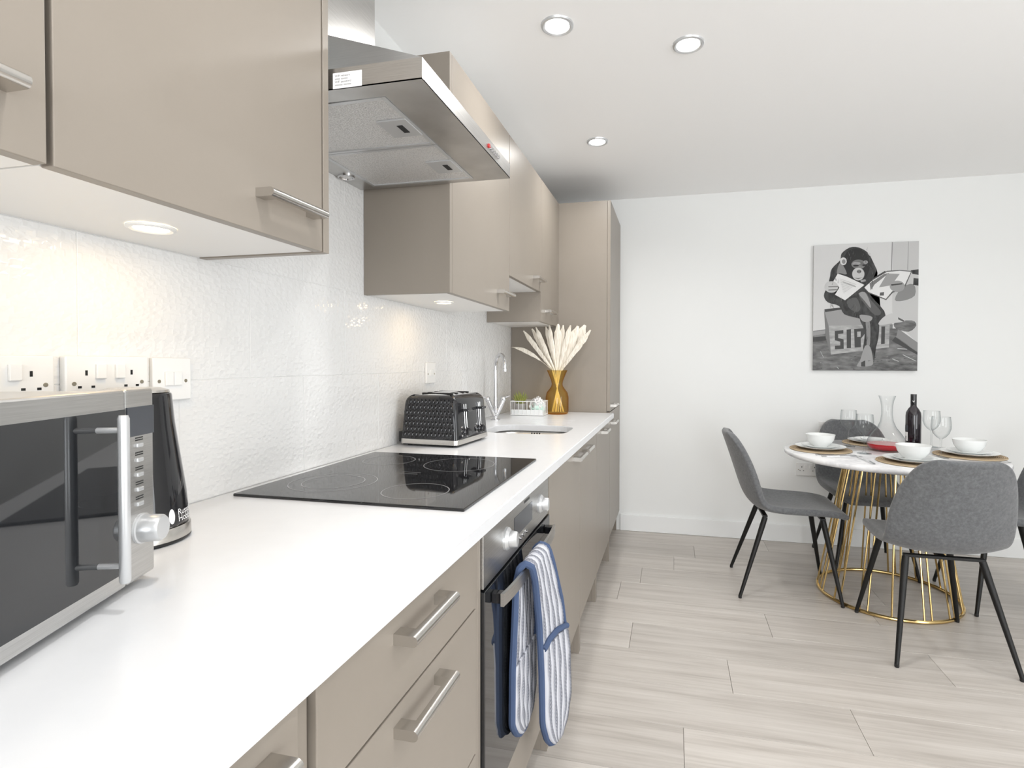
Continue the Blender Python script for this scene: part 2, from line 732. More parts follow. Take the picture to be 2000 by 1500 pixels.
t = base_unit('taupe drawer unit at the bottom edge with only its handle end showing', -.12, .483, 'drawers')
for z0, z1, hz in ((.732, ZT, .829), (.442, .728, .69), (.13, .438, .40)):
    d = bx('drawer_front', (XF - .02, -.117, z0), (XF, .480, z1), 'cabinet_taupe', t, .0012)
    handle(d, XF, .365, hz)
bx('filler_strip', (.05, .4865, .0005), (XF - .008, .504, .88), 'cabinet_taupe', t, .001)
t = base_unit('taupe three-drawer unit with long bar handles left of the oven', .507, .997, 'drawers')
for z0, z1, hz in ((.732, ZT, .829), (.442, .728, .697), (.13, .438, .41)):
    d = bx('drawer_front', (XF - .02, .509, z0), (XF, .996, z1), 'cabinet_taupe', t, .0012)
    handle(d, XF, .750, hz)
# oven housing
t = thing('oven_housing', 'taupe cabinet frame and panel holding the built-in oven', 'cabinet', (.3, 1.32, 0), 0, 'base units under the white worktop')
gable(t, .9985, 1.015, XF - .004)
gable(t, 1.0165, 1.0325, XF - .004)
bx('bottom_panel', (.02, 1.033, .215), (.60, 1.617, .232), 'cabinet_white', t)
bx('lower_panel', (XF - .02, 1.035, ZB), (XF, 1.632, .258), 'cabinet_taupe', t, .001)
bx('plinth', (.44, 1.033, .0005), (.455, 1.617, ZB), 'cabinet_taupe', t)
gable(t, 1.618, 1.6345, XF - .021)
bx('foot_block', (XF - .0205, 1.618, .0005), (XF - .001, 1.6345, ZB - .001), 'cabinet_taupe', t)
for (y0, y1, hy, lab) in ((1.636, 2.217, 2.13, 'taupe base cabinet right next to the oven, handle at its far end'),
                          (2.219, 2.715, 2.325, 'taupe base cabinet under the sink, handle at its near end'),
                          (2.717, 3.292, 2.97, 'taupe base cabinet touching the tall larder cabinet')):
    t = base_unit(lab, y0, y1, 'door')
    d = bx('door', (XF - .02, y0 + .001, ZB), (XF, y1 - .001, ZT), 'cabinet_taupe', t, .0012)
    handle(d, XF, hy, .84)

# ------------------------------------------------------------------ tall larder cabinet
t = thing('tall_cabinet', 'tall taupe larder cabinet at the far end of the worktop', 'cabinet', (.3, 3.6, 0))
bx('side_panel', (.0005, 3.30, .0005), (.612, 3.32, 2.211), 'cabinet_taupe', t, .0008, 1)
bx('side_panel', (.0005, 3.908, .0005), (.612, 3.926, 2.211), 'cabinet_taupe', t, .0008, 1)
bx('top_panel', (.0005, 3.32, 2.193), (.612, 3.908, 2.211), 'cabinet_taupe', t)
bx('bottom_panel', (.0005, 3.32, .14), (.612, 3.908, .158), 'cabinet_white', t)
bx('back_panel', (.0005, 3.32, .158), (.01, 3.908, 2.193), 'cabinet_white', t)
bx('plinth', (.50, 3.32, .0005), (.515, 3.908, .14), 'cabinet_taupe', t)
d = bx('door', (.613, 3.301, .918), (XF, 3.924, 2.211), 'cabinet_taupe', t, .0012)
handle(d, XF, 3.43, .95)
d = bx('door', (.613, 3.301, .14), (XF, 3.924, .913), 'cabinet_taupe', t, .0012)
handle(d, XF, 3.43, .842)

# ------------------------------------------------------------------ worktop with sink cut-out
def rrect(x0, x1, y0, y1, r, n=8):
    P = []
    for (cx_, cy_, a0) in ((x1 - r, y1 - r, 0), (x0 + r, y1 - r, PI / 2), (x0 + r, y0 + r, PI), (x1 - r, y0 + r, 1.5 * PI)):
        for k in range(n + 1):
            a = a0 + PI / 2 * k / n
            P.append((cx_ + r * math.cos(a), cy_ + r * math.sin(a)))
    return P


SINK = (.175, .555, 2.235, 2.555)
bm = new_bm()
outer = [(.0008, -.3), (.657, -.3), (.657, 3.2985), (.0008, 3.2985)]
hole = rrect(*SINK, .095)
es = []
for loop in (outer, hole):
    vs = [bm.verts.new((p[0], p[1], .91)) for p in loop]
    for k in range(len(vs)):
        es.append(bm.edges.new((vs[k], vs[(k + 1) % len(vs)])))
bmesh.ops.triangle_fill(bm, use_beauty=True, edges=es)
# drop triangles that fell inside the hole
hx, hy = (SINK[0] + SINK[1]) / 2, (SINK[2] + SINK[3]) / 2
kill = [f for f in bm.faces if all(any(abs(v.co.x - p[0]) < 1e-5 and abs(v.co.y - p[1]) < 1e-5 for p in hole) for v in f.verts)]
bmesh.ops.delete(bm, geom=kill, context='FACES_ONLY')
r = bmesh.ops.extrude_face_region(bm, geom=bm.faces[:])
for v in [g for g in r['geom'] if isinstance(g, bmesh.types.BMVert)]:
    v.co.z -= .0285
fin(bm)
be = [e for e in bm.edges if len(e.link_faces) == 2 and e.calc_face_angle(0) > 1.0 and all(v.co.z > .9 for v in e.verts)]
bmesh.ops.bevel(bm, geom=be, offset=.0025, segments=2, affect='EDGES')
wt = obj('worktop', bm, 'worktop_white')
tag(wt, 'long white quartz worktop along the tiled wall', 'worktop')
# drainer grooves right of the sink
bm = new_bm()
for k in range(5):
    yy = 2.63 + k * .05
    add_box(bm, (.22 , yy, .9101), (.50, yy + .006, .9106), .0002, 1)
obj('drainer_ridges', bm, 'worktop_white', wt)

# sink
t = thing('kitchen_sink', 'stainless steel bowl sink set under the white worktop', 'sink', (hx, hy, .72))
bm = new_bm()
secs = [(0.0, .095, .8812), (.004, .095, .86), (.010, .095, .75), (.03, .085, .725), (.08, .06, .72)]
rings = []
for ins, rr, z in secs:
    rings.append([bm.verts.new((p[0], p[1], z)) for p in rrect(SINK[0] - .004 + ins, SINK[1] + .004 - ins, SINK[2] - .004 + ins, SINK[3] + .004 - ins, rr)])
for a, b in zip(rings[:-1], rings[1:]):
    for k in range(len(a)):
        k2 = (k + 1) % len(a)
        bm.faces.new((a[k], a[k2], b[k2], b[k]))
bm.faces.new(rings[-1])
o = obj('bowl', bm, 'brushed_steel', t, True)
sm = o.modifiers.new('thick', 'SOLIDIFY')
sm.thickness = .001
bm = new_bm()
add_lathe(bm, [(0, .7225), (.035, .7225), (.04, .7215)], (hx, hy, 0), 24)
obj('drain', bm, 'chrome', t, True)
bm = new_bm()
for k in range(4):
    add_box(bm, (.335 + k * .013, 2.5395, .868), (.341 + k * .013, 2.5445, .874))
obj('overflow_holes', bm, 'dark_slot', t)

# ------------------------------------------------------------------ oven
t = thing('built_in_oven', 'stainless steel built-in oven with black glass door', 'oven', (.35, 1.33, .235))
bx('body', (.08, 1.05, .235), (.60, 1.60, .868), 'black_satin', t)
bx('control_panel', (.60, 1.036, .749), (XF + .001, 1.614, .872), 'brushed_steel', t, .001)
dr = bx('door', (.60, 1.036, .262), (XF + .004, 1.629, .743), 'oven_glass', t, .002)
bx('steel_strip', (.60, 1.616, .749), (XF - .001, 1.630, .872), 'brushed_steel', t, .001)
# handle bar of the door
bm = new_bm()
N = 20
xi, hh = [], .0135
P1, P2 = [], []
for k in range(N + 1):
    s = k / N
    yv = 1.072 + s * (1.578 - 1.072)
    bow = .676 - .010 * (2 * s - 1) ** 4
    P1.append((bow, yv))
ring = []
for k, (xv, yv) in enumerate(P1):
    ring.append([bm.verts.new((xv, yv, .715 - hh)), bm.verts.new((xv, yv, .715 + hh)), bm.verts.new((xv - .007, yv, .715 + hh)), bm.verts.new((xv - .007, yv, .715 - hh))])
for a, b in zip(ring[:-1], ring[1:]):
    for k in range(4):
        bm.faces.new((a[k], a[(k + 1) % 4], b[(k + 1) % 4], b[k]))
bm.faces.new(ring[0])
bm.faces.new(ring[-1][::-1])
hb = obj('handle', bm, 'brushed_steel', dr)
hb['label'] = 'bowed flat steel handle bar'
for yy in (1.075, 1.553):
    bx('handle_post', (XF + .0045, yy, .705), (.660, yy + .022, .727), 'black_gloss', dr, .002)
for yy in (1.19, 1.51):
    bm = new_bm()
    prof = [(0, 0), (.027, 0), (.026, .006), (.020, .012)]
    add_lathe(bm, [(.0, 0), (.027, 0), (.0265, .005), (.021, .010), (.0195, .0115), (0, .0115)], n=32)
    for v in bm.verts:
        v.co = Vector((XF + .001 + v.co.z, yy + v.co.x, .806 + v.co.y))
    k = obj('knob', bm, 'silver_plastic', t, True)
    bm = new_bm()
    add_lathe(bm, [(0, 0), (.0195, 0), (.0195, .001), (.0185, .014), (.017, .016), (0, .016)], n=32)
    for v in bm.verts:
        v.co = Vector((XF + .0128 + v.co.z, yy + v.co.x * (.55 if v.co.z > .01 else 1), .806 + v.co.y))
    obj('grip', bm, 'silver_plastic', k, True)
bx('display', (XF + .001, 1.255, .785), (XF + .0018, 1.425, .835), 'display_grey', t)
for k in range(3):
    bm = new_bm()
    add_lathe(bm, [(0, 0), (.0055, 0), (.005, .004), (0, .0045)], n=16)
    for v in bm.verts:
        v.co = Vector((XF + .001 + v.co.z, 1.31 + k * .028 + v.co.x, .770 + v.co.y))
    obj('button', bm, 'chrome', t, True)
# small unreadable maker's print beside the right knob
bm = new_bm()
for k in range(6):
    add_box(bm, (XF + .0011, 1.345 + k * .009, .848), (XF + .0013, 1.351 + k * .009, .855))
obj('brand_print', bm, 'print_black', t)

# ------------------------------------------------------------------ hob
t = thing('ceramic_hob', 'black glass ceramic hob set in the white worktop', 'hob', (.31, 1.325, .9105))
bm = new_bm()
add_box(bm, (.036, 1.026, .9102), (.596, 1.622, .9165), .0018, 2)
obj('glass_plate', bm, 'hob_glass', t)


def ring_bm(cx_, cy_, r, w, z, n=56):
    bm = new_bm()
    a = [bm.verts.new((cx_ + (r - w) * math.cos(2 * PI * k / n), cy_ + (r - w) * math.sin(2 * PI * k / n), z)) for k in range(n)]
    b = [bm.verts.new((cx_ + r * math.cos(2 * PI * k / n), cy_ + r * math.sin(2 * PI * k / n), z)) for k in range(n)]
    for k in range(n):
        k2 = (k + 1) % n
        bm.faces.new((a[k], b[k], b[k2], a[k2]))
    return bm


for (a, b, r) in ((.185, 1.185, .105), (.185, 1.185, .075), (.428, 1.145, .078), (.165, 1.49, .078), (.40, 1.475, .103)):
    obj('cooking_ring', ring_bm(a, b, r, .0022, .91675), 'hob_print', t, recalc=False)
for k in range(2):
    bx('zone_mark', (.29 + .0 * k, 1.318 + k * .02, .9166), (.345, 1.3195 + k * .02, .91675), 'hob_print', t)


# ------------------------------------------------------------------ wall units
XU, ZU, ZUT = .309, 1.443, 2.211


def wall_unit(label, y0, y1, zb, hy=None, near=False, far=False, hz=1.507):
    t = thing('wall_cabinet', label, 'cabinet', (.15, (y0 + y1) / 2, zb), 0, 'wall units above the worktop')
    a, b = y0, y1
    if near:
        bx('end_panel', (.0008, y0, zb - .002), (XU, y0 + .018, ZUT), 'cabinet_taupe', t, .0008, 1)
        a = y0 + .0185
    if far:
        bx('end_panel', (.0008, y1 - .018, zb - .002), (XU, y1, ZUT), 'cabinet_taupe', t, .0008, 1)
        b = y1 - .0215
    bx('carcass', (.0008, a, zb), (XU - .0215, b, ZUT), 'cabinet_white', t)
    d = bx('door', (XU - .02, a + .0015, zb - .002), (XU, b - .0015, ZUT), 'cabinet_taupe', t, .0012)
    if hy:
        handle(d, XU, hy, hz)
    return t


wall_unit('taupe wall cabinet cut off by the left edge of the picture', -.11, .477, ZU, .362, hz=1.512)
wall_unit('large taupe wall cabinet above the microwave, left of the hood', .481, .995, ZU, .868, far=True)
wall_unit('taupe wall cabinet just behind the cooker hood, lamp beneath it', 1.618, 2.262, ZU, 2.165, near=True)
wall_unit('shorter raised taupe wall cabinet above the sink', 2.2635, 2.833, 1.601, 2.745, hz=1.655)
wall_unit('narrow far taupe wall cabinet touching the tall larder cabinet', 2.8345, 3.2985, ZU, 3.02, near=True)


def puck(x, y, label, power):
    t = thing('cabinet_light', label, 'light', (x, y, ZU), 0, 'lamps under the wall units')
    bm = new_bm()
    add_lathe(bm, [(.036, -.0005), (.036, -.004), (.031, -.006), (.026, -.004), (.026, -.0005)], n=36)
    obj('bezel', bm, 'white_plastic', t, True, False)
    bm = new_bm()
    add_lathe(bm, [(0, -.003), (.0265, -.003), (.0265, -.0005)], n=32)
    obj('lens', bm, 'lamp_warm', t, True, False)
    area('cabinet_light_beam', (0, 0, -.01), (0, 0, 0), .05, .05, power, (1.0, .66, .30), t, 'DISK')


puck(.150, .738, 'glowing round warm lamp under the big cabinet above the microwave', .30)
puck(.170, 1.884, 'glowing round warm lamp under the cabinet behind the hood', .3)
puck(.150, .18, 'warm lamp under the wall cabinet at the left edge of the picture', .30)

# ------------------------------------------------------------------ cooker hood
t = thing('cooker_hood', 'stainless steel chimney cooker hood above the hob', 'cooker hood', (.25, 1.304, 1.785))
HX, HY0, HY1, HZ0, HZ1 = .515, 1.005, 1.602, 1.785, 1.829
FX0, FX1, FY0, FY1 = .062, .406, 1.053, 1.577
CX1, CY0, CY1, CZ = .165, 1.192, 1.4155, 2.03
bm = new_bm()


def quad(bm, *ps):
    return bm.faces.new([bm.verts.new(p) for p in ps])


# rim sides, back, sloped top
X0 = .001
quad(bm, (X0, HY0, HZ0), (HX, HY0, HZ0), (HX, HY0, HZ1), (X0, HY0, HZ1))
quad(bm, (X0, HY1, HZ0), (HX, HY1, HZ0), (HX, HY1, HZ1), (X0, HY1, HZ1))
quad(bm, (HX, HY0, HZ0), (HX, HY1, HZ0), (HX, HY1, HZ1), (HX, HY0, HZ1))
quad(bm, (X0, HY0, HZ0), (X0, HY1, HZ0), (X0, HY1, HZ1), (X0, HY0, HZ1))
quad(bm, (X0, HY0, HZ1), (HX, HY0, HZ1), (CX1, CY0, CZ), (X0, CY0, CZ))
quad(bm, (X0, HY1, HZ1), (HX, HY1, HZ1), (CX1, CY1, CZ), (X0, CY1, CZ))
quad(bm, (HX, HY0, HZ1), (HX, HY1, HZ1), (CX1, CY1, CZ), (CX1, CY0, CZ))
quad(bm, (X0, HY0, HZ1), (X0, HY1, HZ1), (X0, CY1, CZ), (X0, CY0, CZ))
bmesh.ops.remove_doubles(bm, verts=bm.verts[:], dist=1e-5)
can = obj('canopy', bm, 'brushed_steel', t)
# mitred underside strips
for nm, pts in (('underside_strip', ((HX, HY0), (HX, HY1), (FX1, FY1), (FX1, FY0))), ('underside_strip', ((X0, HY0), (HX, HY0), (FX1, FY0), (X0, FY0))),
                ('underside_strip', ((X0, HY1), (HX, HY1), (FX1, FY1), (X0, FY1))), ('lamp_strip', ((X0, FY0), (FX0, FY0), (FX0, FY1), (X0, FY1)))):
    bm = new_bm()
    A = [bm.verts.new((p[0], p[1], HZ0)) for p in pts]
    B = [bm.verts.new((p[0], p[1], HZ0 + .003)) for p in pts]
    bm.faces.new(A)
    bm.faces.new(B[::-1])
    for k in range(4):
        bm.faces.new((A[k], B[k], B[(k + 1) % 4], A[(k + 1) % 4]))
    obj(nm, bm, 'brushed_steel', t)
for (a, b) in ((FY0 + .001, 1.3075), (1.3095, FY1 - .001)):
    f = bx('grease_filter', (FX0 + .001, a, HZ0 + .001), (FX1 - .001, b, HZ0 + .006), 'hood_filter', t)
    bm = new_bm()
    w = .010
    for (x0, x1, y0, y1) in ((FX0 + .001, FX0 + .001 + w, a, b), (FX1 - .001 - w, FX1 - .001, a, b), (FX0 + w, FX1 - w, a, a + w), (FX0 + w, FX1 - w, b - w, b)):
        add_box(bm, (x0, y0, HZ0 - .0015), (x1, y1, HZ0 + .001))
    obj('filter_frame', bm, 'silver_plastic', f)
    ym = (a + b) / 2 + .02
    l = bx('latch', (FX1 - .085, ym - .045, HZ0 - .003), (FX1 - .008, ym + .045, HZ0 + .001), 'silver_plastic', f, .001)
    bx('latch_slot', (FX1 - .045, ym - .018, HZ0 - .0036), (FX1 - .030, ym + .022, HZ0 - .003), 'dark_slot', f)
bx('chimney', (.001, CY0, CZ - .004), (CX1, CY1, H - .001), 'brushed_steel', t)
for yy in (1.135, 1.476):
    bm = new_bm()
    add_lathe(bm, [(.025, 0), (.025, -.004), (.020, -.005), (.018, -.001)], (.030, yy, HZ0), 28)
    l = obj('halogen_lamp', bm, 'chrome', t, True)
    bm = new_bm()
    add_lathe(bm, [(0, -.002), (.008, -.003), (.019, -.001)], (.030, yy, HZ0), 28)
    obj('reflector', bm, 'halogen_off', l, True)
for k in range(6):
    bm = new_bm()
    add_lathe(bm, [(0, .004), (.0055, .004), (.0062, 0), (0, 0)], n=14)
    for v in bm.verts:
        v.co = Vector((HX + v.co.z, 1.405 + k * .0165 + v.co.x, 1.808 + v.co.y))
    b = obj('button', bm, 'red_plastic' if k == 0 else 'chrome', t, True)
# network card stuck on the near side of the canopy
st = bx('sticker', (.313, HY0 - .0007, 1.7865), (.380, HY0 - .0001, 1.819), 'print_white', t)
st['label'] = 'white WiFi details sticker'
bm = new_bm()
for (body, x, z, s) in (('WiFi network:', .318, 1.8105, .0062), ('WiFi password:', .318, 1.7982, .0062)):
    me = text_mesh(body, s)
    n0 = len(bm.verts)
    bm.from_mesh(me)
    bm.verts.ensure_lookup_table()
    for v in bm.verts[n0:]:
        v.co = Vector((x + v.co.x, HY0 - .0009, z + v.co.y))
obj('sticker_heading', bm, 'print_black', st, recalc=False)
bm = new_bm()
for (x0, x1, z) in ((.318, .330, 1.8045), (.332, .348, 1.8045), (.318, .336, 1.792), (.338, .356, 1.792)):
    add_box(bm, (x0, HY0 - .0009, z), (x1, HY0 - .0007, z + .003))
obj('sticker_print', bm, 'print_grey', st)


# ------------------------------------------------------------------ wall sockets
def on_left(bm):
    """built facing +z in (x,y) plane, turned to face +x on the left wall; x becomes +y"""
    for v in bm.verts:
        v.co = Vector((v.co.z, v.co.x, v.co.y))


def on_back(bm):
    for v in bm.verts:
        v.co = Vector((v.co.x, -v.co.z, v.co.y))


def part(name, fn, material, parent, turn, loc, smooth=False):
    bm = new_bm()
    fn(bm)
    turn(bm)
    for v in bm.verts:
        v.co += Vector(loc)
    return obj(name, bm, material, parent, smooth)


def socket(label, cen, turn, kind='double', thick=.010, plug=False, grp='white wall sockets and switches'):
    t = thing('wall_socket' if kind != 'switch' else 'wall_switch', label, 'socket' if kind != 'switch' else 'switch', cen, 0, grp)
    w = .147 if kind == 'double' else .087
    hgt = .087
    part('faceplate', lambda b: add_box(b, (-w / 2, -hgt / 2, .0004), (w / 2, hgt / 2, thick), .0025, 3), 'white_plastic', t, turn, cen)
    for sx_ in (-1, 1):
        part('screw', lambda b: add_lathe(b, [(0, thick + .0006), (.0036, thick + .0006), (.0038, thick - .002)], (sx_ * (w / 2 - .0135), -.004, 0), 14), 'screw_brass', t, turn, cen, True)
    if kind == 'double':
        for sx_ in (-1, 1):
            part('rocker', lambda b: add_box(b, (sx_ * .017 - .0085, .004, thick), (sx_ * .017 + .0085, .030, thick + .005), .001), 'white_plastic', t, turn, cen)

            def pins(b, s=sx_):
                c = s * .040
                add_box(b, (c - .002, .010, thick + .0001), (c + .002, .019, thick + .0004))
                add_box(b, (c - .014, -.012, thick + .0001), (c - .008, -.008, thick + .0004))
                add_box(b, (c + .008, -.012, thick + .0001), (c + .014, -.008, thick + .0004))
            part('pin_holes', pins, 'dark_slot', t, turn, cen)
    elif kind == 'switch':
        for sx_ in (-1, 1):
            part('rocker', lambda b: add_box(b, (sx_ * .0095 - .0090, -.013, thick), (sx_ * .0095 + .0090, .015, thick + .004), .001), 'white_plastic', t, turn, cen)
    if plug:
        part('rocker', lambda b: add_box(b, (w / 2 - .033, -.03, thick), (w / 2 - .006, .036, thick + .012), .002), 'white_plastic', t, turn, cen)
    return t


socket('white double socket plate at the left edge above the microwave', (0, .6105, 1.181), on_left, thick=.012)
socket('white double socket plate in the middle above the microwave', (0, .772, 1.181), on_left, thick=.014)
socket('white double switch plate right of the sockets, behind the kettle', (0, .9015, 1.180), on_left, 'switch')
socket('white switch plate on the tiles behind the toaster', (0, 2.112, 1.172), on_left, 'switch')
socket('white double socket low on the far wall under the table edge', (1.902, YW, .502), on_back)
socket('pale socket plate on the far wall just above the table, half hidden', (2.012, YW, .783), on_back, 'switch')

# ------------------------------------------------------------------ microwave
RZ = math.atan2(.936, -.352)
t = thing('microwave', 'steel microwave oven with a dark glass door on the worktop', 'microwave', (.297, .612, .9102), RZ)
L = dict(world=False)


def lp(name, lo, hi, material, parent=t, bev=0.0, seg=2):
    bm = new_bm()
    add_box(bm, lo, hi, bev, seg)
    return obj(name, bm, material, parent, world=False)


ZM0, ZM1 = .012, .268
lp('casing', (-.448, .022, ZM0 + .002), (-.002, .262, ZM1 - .004), 'brushed_steel', bev=.004)
dr = lp('door', (-.45, .0, ZM0), (-.0615, .021, ZM1), 'brushed_steel', bev=.003)
lp('glass', (-.432, -.0012, ZM0 + .020), (-.0635, .002, .243), 'oven_glass', dr)
pn = lp('control_panel', (-.0595, .0, ZM0), (0, .021, ZM1), 'brushed_steel', bev=.003)
lp('display', (-.0585, -.0012, .2055), (-.001, .001, .2445), 'display_grey', pn)
for k in range(5):
    z = .1925 - k * .0198
    lp('button', (-.0395, -.0025, z - .0028), (-.0265, .001, z + .0028), 'silver_plastic', pn, .0012)
    bm = new_bm()
    for j in range(2):
        for i in range(4):
            add_box(bm, (-.041 + i * .0042, -.0004, z + .0062 + j * .0030), (-.0375 + i * .0042, .0002, z + .0078 + j * .0030))
    obj('button_print', bm, 'print_black', pn, world=False)
bm = new_bm()
add_lathe(bm, [(0, .028), (.0155, .028), (.0178, .025), (.0188, .004), (.0205, .003), (.0205, 0)], n=36)
for v in bm.verts:
    v.co = Vector((v.co.x - .0305, -v.co.z, v.co.y + .079))
obj('knob', bm, 'silver_plastic', pn, True, False)
bm = new_bm()
add_tube(bm, [(-.115, -.030, .037), (-.115, -.030, .040), (-.115, -.030, .236), (-.115, -.030, .240)], [.0048, .0062, .0062, .0048], 16)
hb = obj('handle', bm, 'silver_plastic', dr, True, False)
for z in (.058, .222):
    bm = new_bm()
    add_tube(bm, [(-.115, -.001, z), (-.115, -.028, z)], .0036, 12)
    obj('handle_post', bm, 'silver_plastic', dr, True, False)
for (x, yy) in ((-.41, .04), (-.04, .04), (-.41, .24), (-.04, .24)):
    bm = new_bm()
    add_lathe(bm, [(0, 0), (.011, 0), (.012, .0145), (0, .0145)], (x, yy, 0), 16)
    obj('foot', bm, 'black_satin', t, True, False)

# ------------------------------------------------------------------ kettle
KX, KY = .12, .73
t = thing('kettle', 'glossy black tapered electric kettle with a silver base ring', 'kettle', (KX, KY, .9102))


def krad(z):
    zz = [0.032, .08, .14, .20, .248]
    rr = [.0765, .0725, .0645, .0565, .0525]
    for i in range(4):
        if z <= zz[i + 1]:
            s = (z - zz[i]) / (zz[i + 1] - zz[i])
            return rr[i] + (rr[i + 1] - rr[i]) * s
    return rr[-1]


bm = new_bm()
add_lathe(bm, [(0, .0001), (.076, .0001), (.079, .003), (.079, .006), (.0, .006)], n=48)
obj('power_base', bm, 'black_satin', t, True, False)
bm = new_bm()
add_lathe(bm, [(0, .0065), (.079, .0065), (.0785, .024), (.077, .0265), (0, .0265)], n=48)
obj('base_ring', bm, 'satin_nickel', t, True, False)
bm = new_bm()
add_lathe(bm, [(0, .027), (.0745, .027), (.0762, .031)] + [(krad(.032 + k * .024), .032 + k * .024) for k in range(10)] + [(.0515, .251), (.049, .2525), (0, .2525)], n=56)
bd = obj('body', bm, 'black_gloss', t, True, False)
bm = new_bm()
add_lathe(bm, [(0, .253), (.0495, .253), (.0485, .257), (.036, .261), (0, .2625)], n=48)
obj('lid', bm, 'satin_nickel', t, True, False)
bm = new_bm()
ha = math.radians(118)
hd = Vector((math.cos(ha), math.sin(ha), 0))
pts = [hd * r + Vector((0, 0, z)) for r, z in ((.048, .243), (.075, .247), (.094, .235), (.101, .19), (.098, .14), (.09, .10), (.07, .085))]
add_tube(bm, pts, [.010, .011, .0115, .011, .0105, .010, .009], 12)
obj('handle', bm, 'black_gloss', t, True, False)
bm = new_bm()
sa = math.radians(118 + 180)
sd = Vector((math.cos(sa), math.sin(sa), 0))
sn = Vector((-sd.y, sd.x, 0))
a = [bm.verts.new(sd * .046 + sn * .024 + Vector((0, 0, .2515))), bm.verts.new(sd * .072 + Vector((0, 0, .2515))), bm.verts.new(sd * .046 - sn * .024 + Vector((0, 0, .2515))), bm.verts.new(sd * .050 + Vector((0, 0, .19)))]
bm.faces.new((a[0], a[1], a[2]))
bm.faces.new((a[0], a[3], a[1]))
bm.faces.new((a[1], a[3], a[2]))
bm.faces.new((a[0], a[2], a[3]))
obj('spout', bm, 'black_gloss', t, False, False)
# printed maker's name wrapped on the body
bm = new_bm()
for (body, z) in (('Russell', .0455), ('Hobbs', .0345)):
    me = text_mesh(body, .0148)
    n0 = len(bm.verts)
    bm.from_mesh(me)
    bm.verts.ensure_lookup_table()
    for v in bm.verts[n0:]:
        zz = z + v.co.y
        an = math.radians(9) + v.co.x / .074
        rr = krad(zz) + .0007
        v.co = Vector((math.cos(an) * rr, math.sin(an) * rr, zz))
n = 20
cv = bm.verts.new((0, 0, 0))
rim = []
for k in range(n):
    ux, uz = .0055 * math.cos(2 * PI * k / n), .0125 * math.sin(2 * PI * k / n)
    an = math.radians(0) + ux / .074
    rr = krad(.046 + uz) + .0007
    rim.append(bm.verts.new((math.cos(an) * rr, math.sin(an) * rr, .046 + uz)))
an = math.radians(0)
cv.co = Vector((math.cos(an) * (krad(.046) + .001), math.sin(an) * (krad(.046) + .001), .046))
for k in range(n):
    bm.faces.new((cv, rim[k], rim[(k + 1) % n]))
obj('brand_print', bm, 'print_white', bd, False, False, recalc=False)

# ------------------------------------------------------------------ toaster
t = thing('toaster', 'black honeycomb-textured four-slice toaster with chrome trim', 'toaster', (.155, 1.935, .9102), math.radians(-4))
TXH, TYH = .118, .140


def tap_box(bm, x, yv, z0, z1, tx, ty, bev_v, bev_t, seg=4):
    vs = add_box(bm, (-x, -yv, z0), (x, yv, z1))
    for v in vs:
        if v.co.z > (z0 + z1) / 2:
            v.co.x *= tx
            v.co.y *= ty
    es = [e for e in {e for v in vs for e in v.link_edges}]
    vert = [e for e in es if abs(e.verts[0].co.z - e.verts[1].co.z) > .01]
    top = [e for e in es if all(v.co.z > z1 - .001 for v in e.verts)]
    bmesh.ops.bevel(bm, geom=vert, offset=bev_v, segments=seg, affect='EDGES', profile=.5)
    top = [e for e in bm.edges if all(v.co.z > z1 - .001 for v in e.verts)]
    bmesh.ops.bevel(bm, geom=top, offset=bev_t, segments=seg + 1, affect='EDGES', profile=.5)


bm = new_bm()
tap_box(bm, TXH - .002, TYH - .002, .026, .186, .90, .92, .016, .030)
bd = obj('body', bm, 'black_gloss', t, True, False, 40)
bm = new_bm()
tap_box(bm, TXH, TYH, .009, .0265, .995, .995, .017, .001, 4)
obj('base_trim', bm, 'satin_nickel', t, True, False)
bm = new_bm()
tap_box(bm, TXH - .01, TYH - .01, .0045, .009, 1, 1, .016, .001, 4)
obj('under_tray', bm, 'black_satin', t, True, False)
for sx_ in (-1, 1):
    for sy_ in (-1, 1):
        bm = new_bm()
        add_lathe(bm, [(0, 0), (.009, 0), (.009, .006), (0, .006)], (sx_ * .09, sy_ * .11, 0), 14)
        obj('foot', bm, 'black_satin', t, False, False)
# domed chrome top with four slots
bm = new_bm()
NX, NY = 10, 10
gx, gy = .078, .100
G = [[bm.verts.new((gx * (2 * i / NX - 1), gy * (2 * j / NY - 1), .1856 + .009 * (1 - abs(2 * i / NX - 1) ** 2.2) * (1 - abs(2 * j / NY - 1) ** 2.2))) for j in range(NY + 1)] for i in range(NX + 1)]
for i in range(NX):
    for j in range(NY):
        bm.faces.new((G[i][j], G[i + 1][j], G[i + 1][j + 1], G[i][j + 1]))
tp = obj('top_plate', bm, 'chrome', t, True, False, 60)
for yy in (-.066, -.026, .026, .066):
    bm = new_bm()
    add_box(bm, (-.062, yy - .007, .186), (.062, yy + .007, .1925), .001)
    obj('slot', bm, 'dark_slot', tp, False, False)
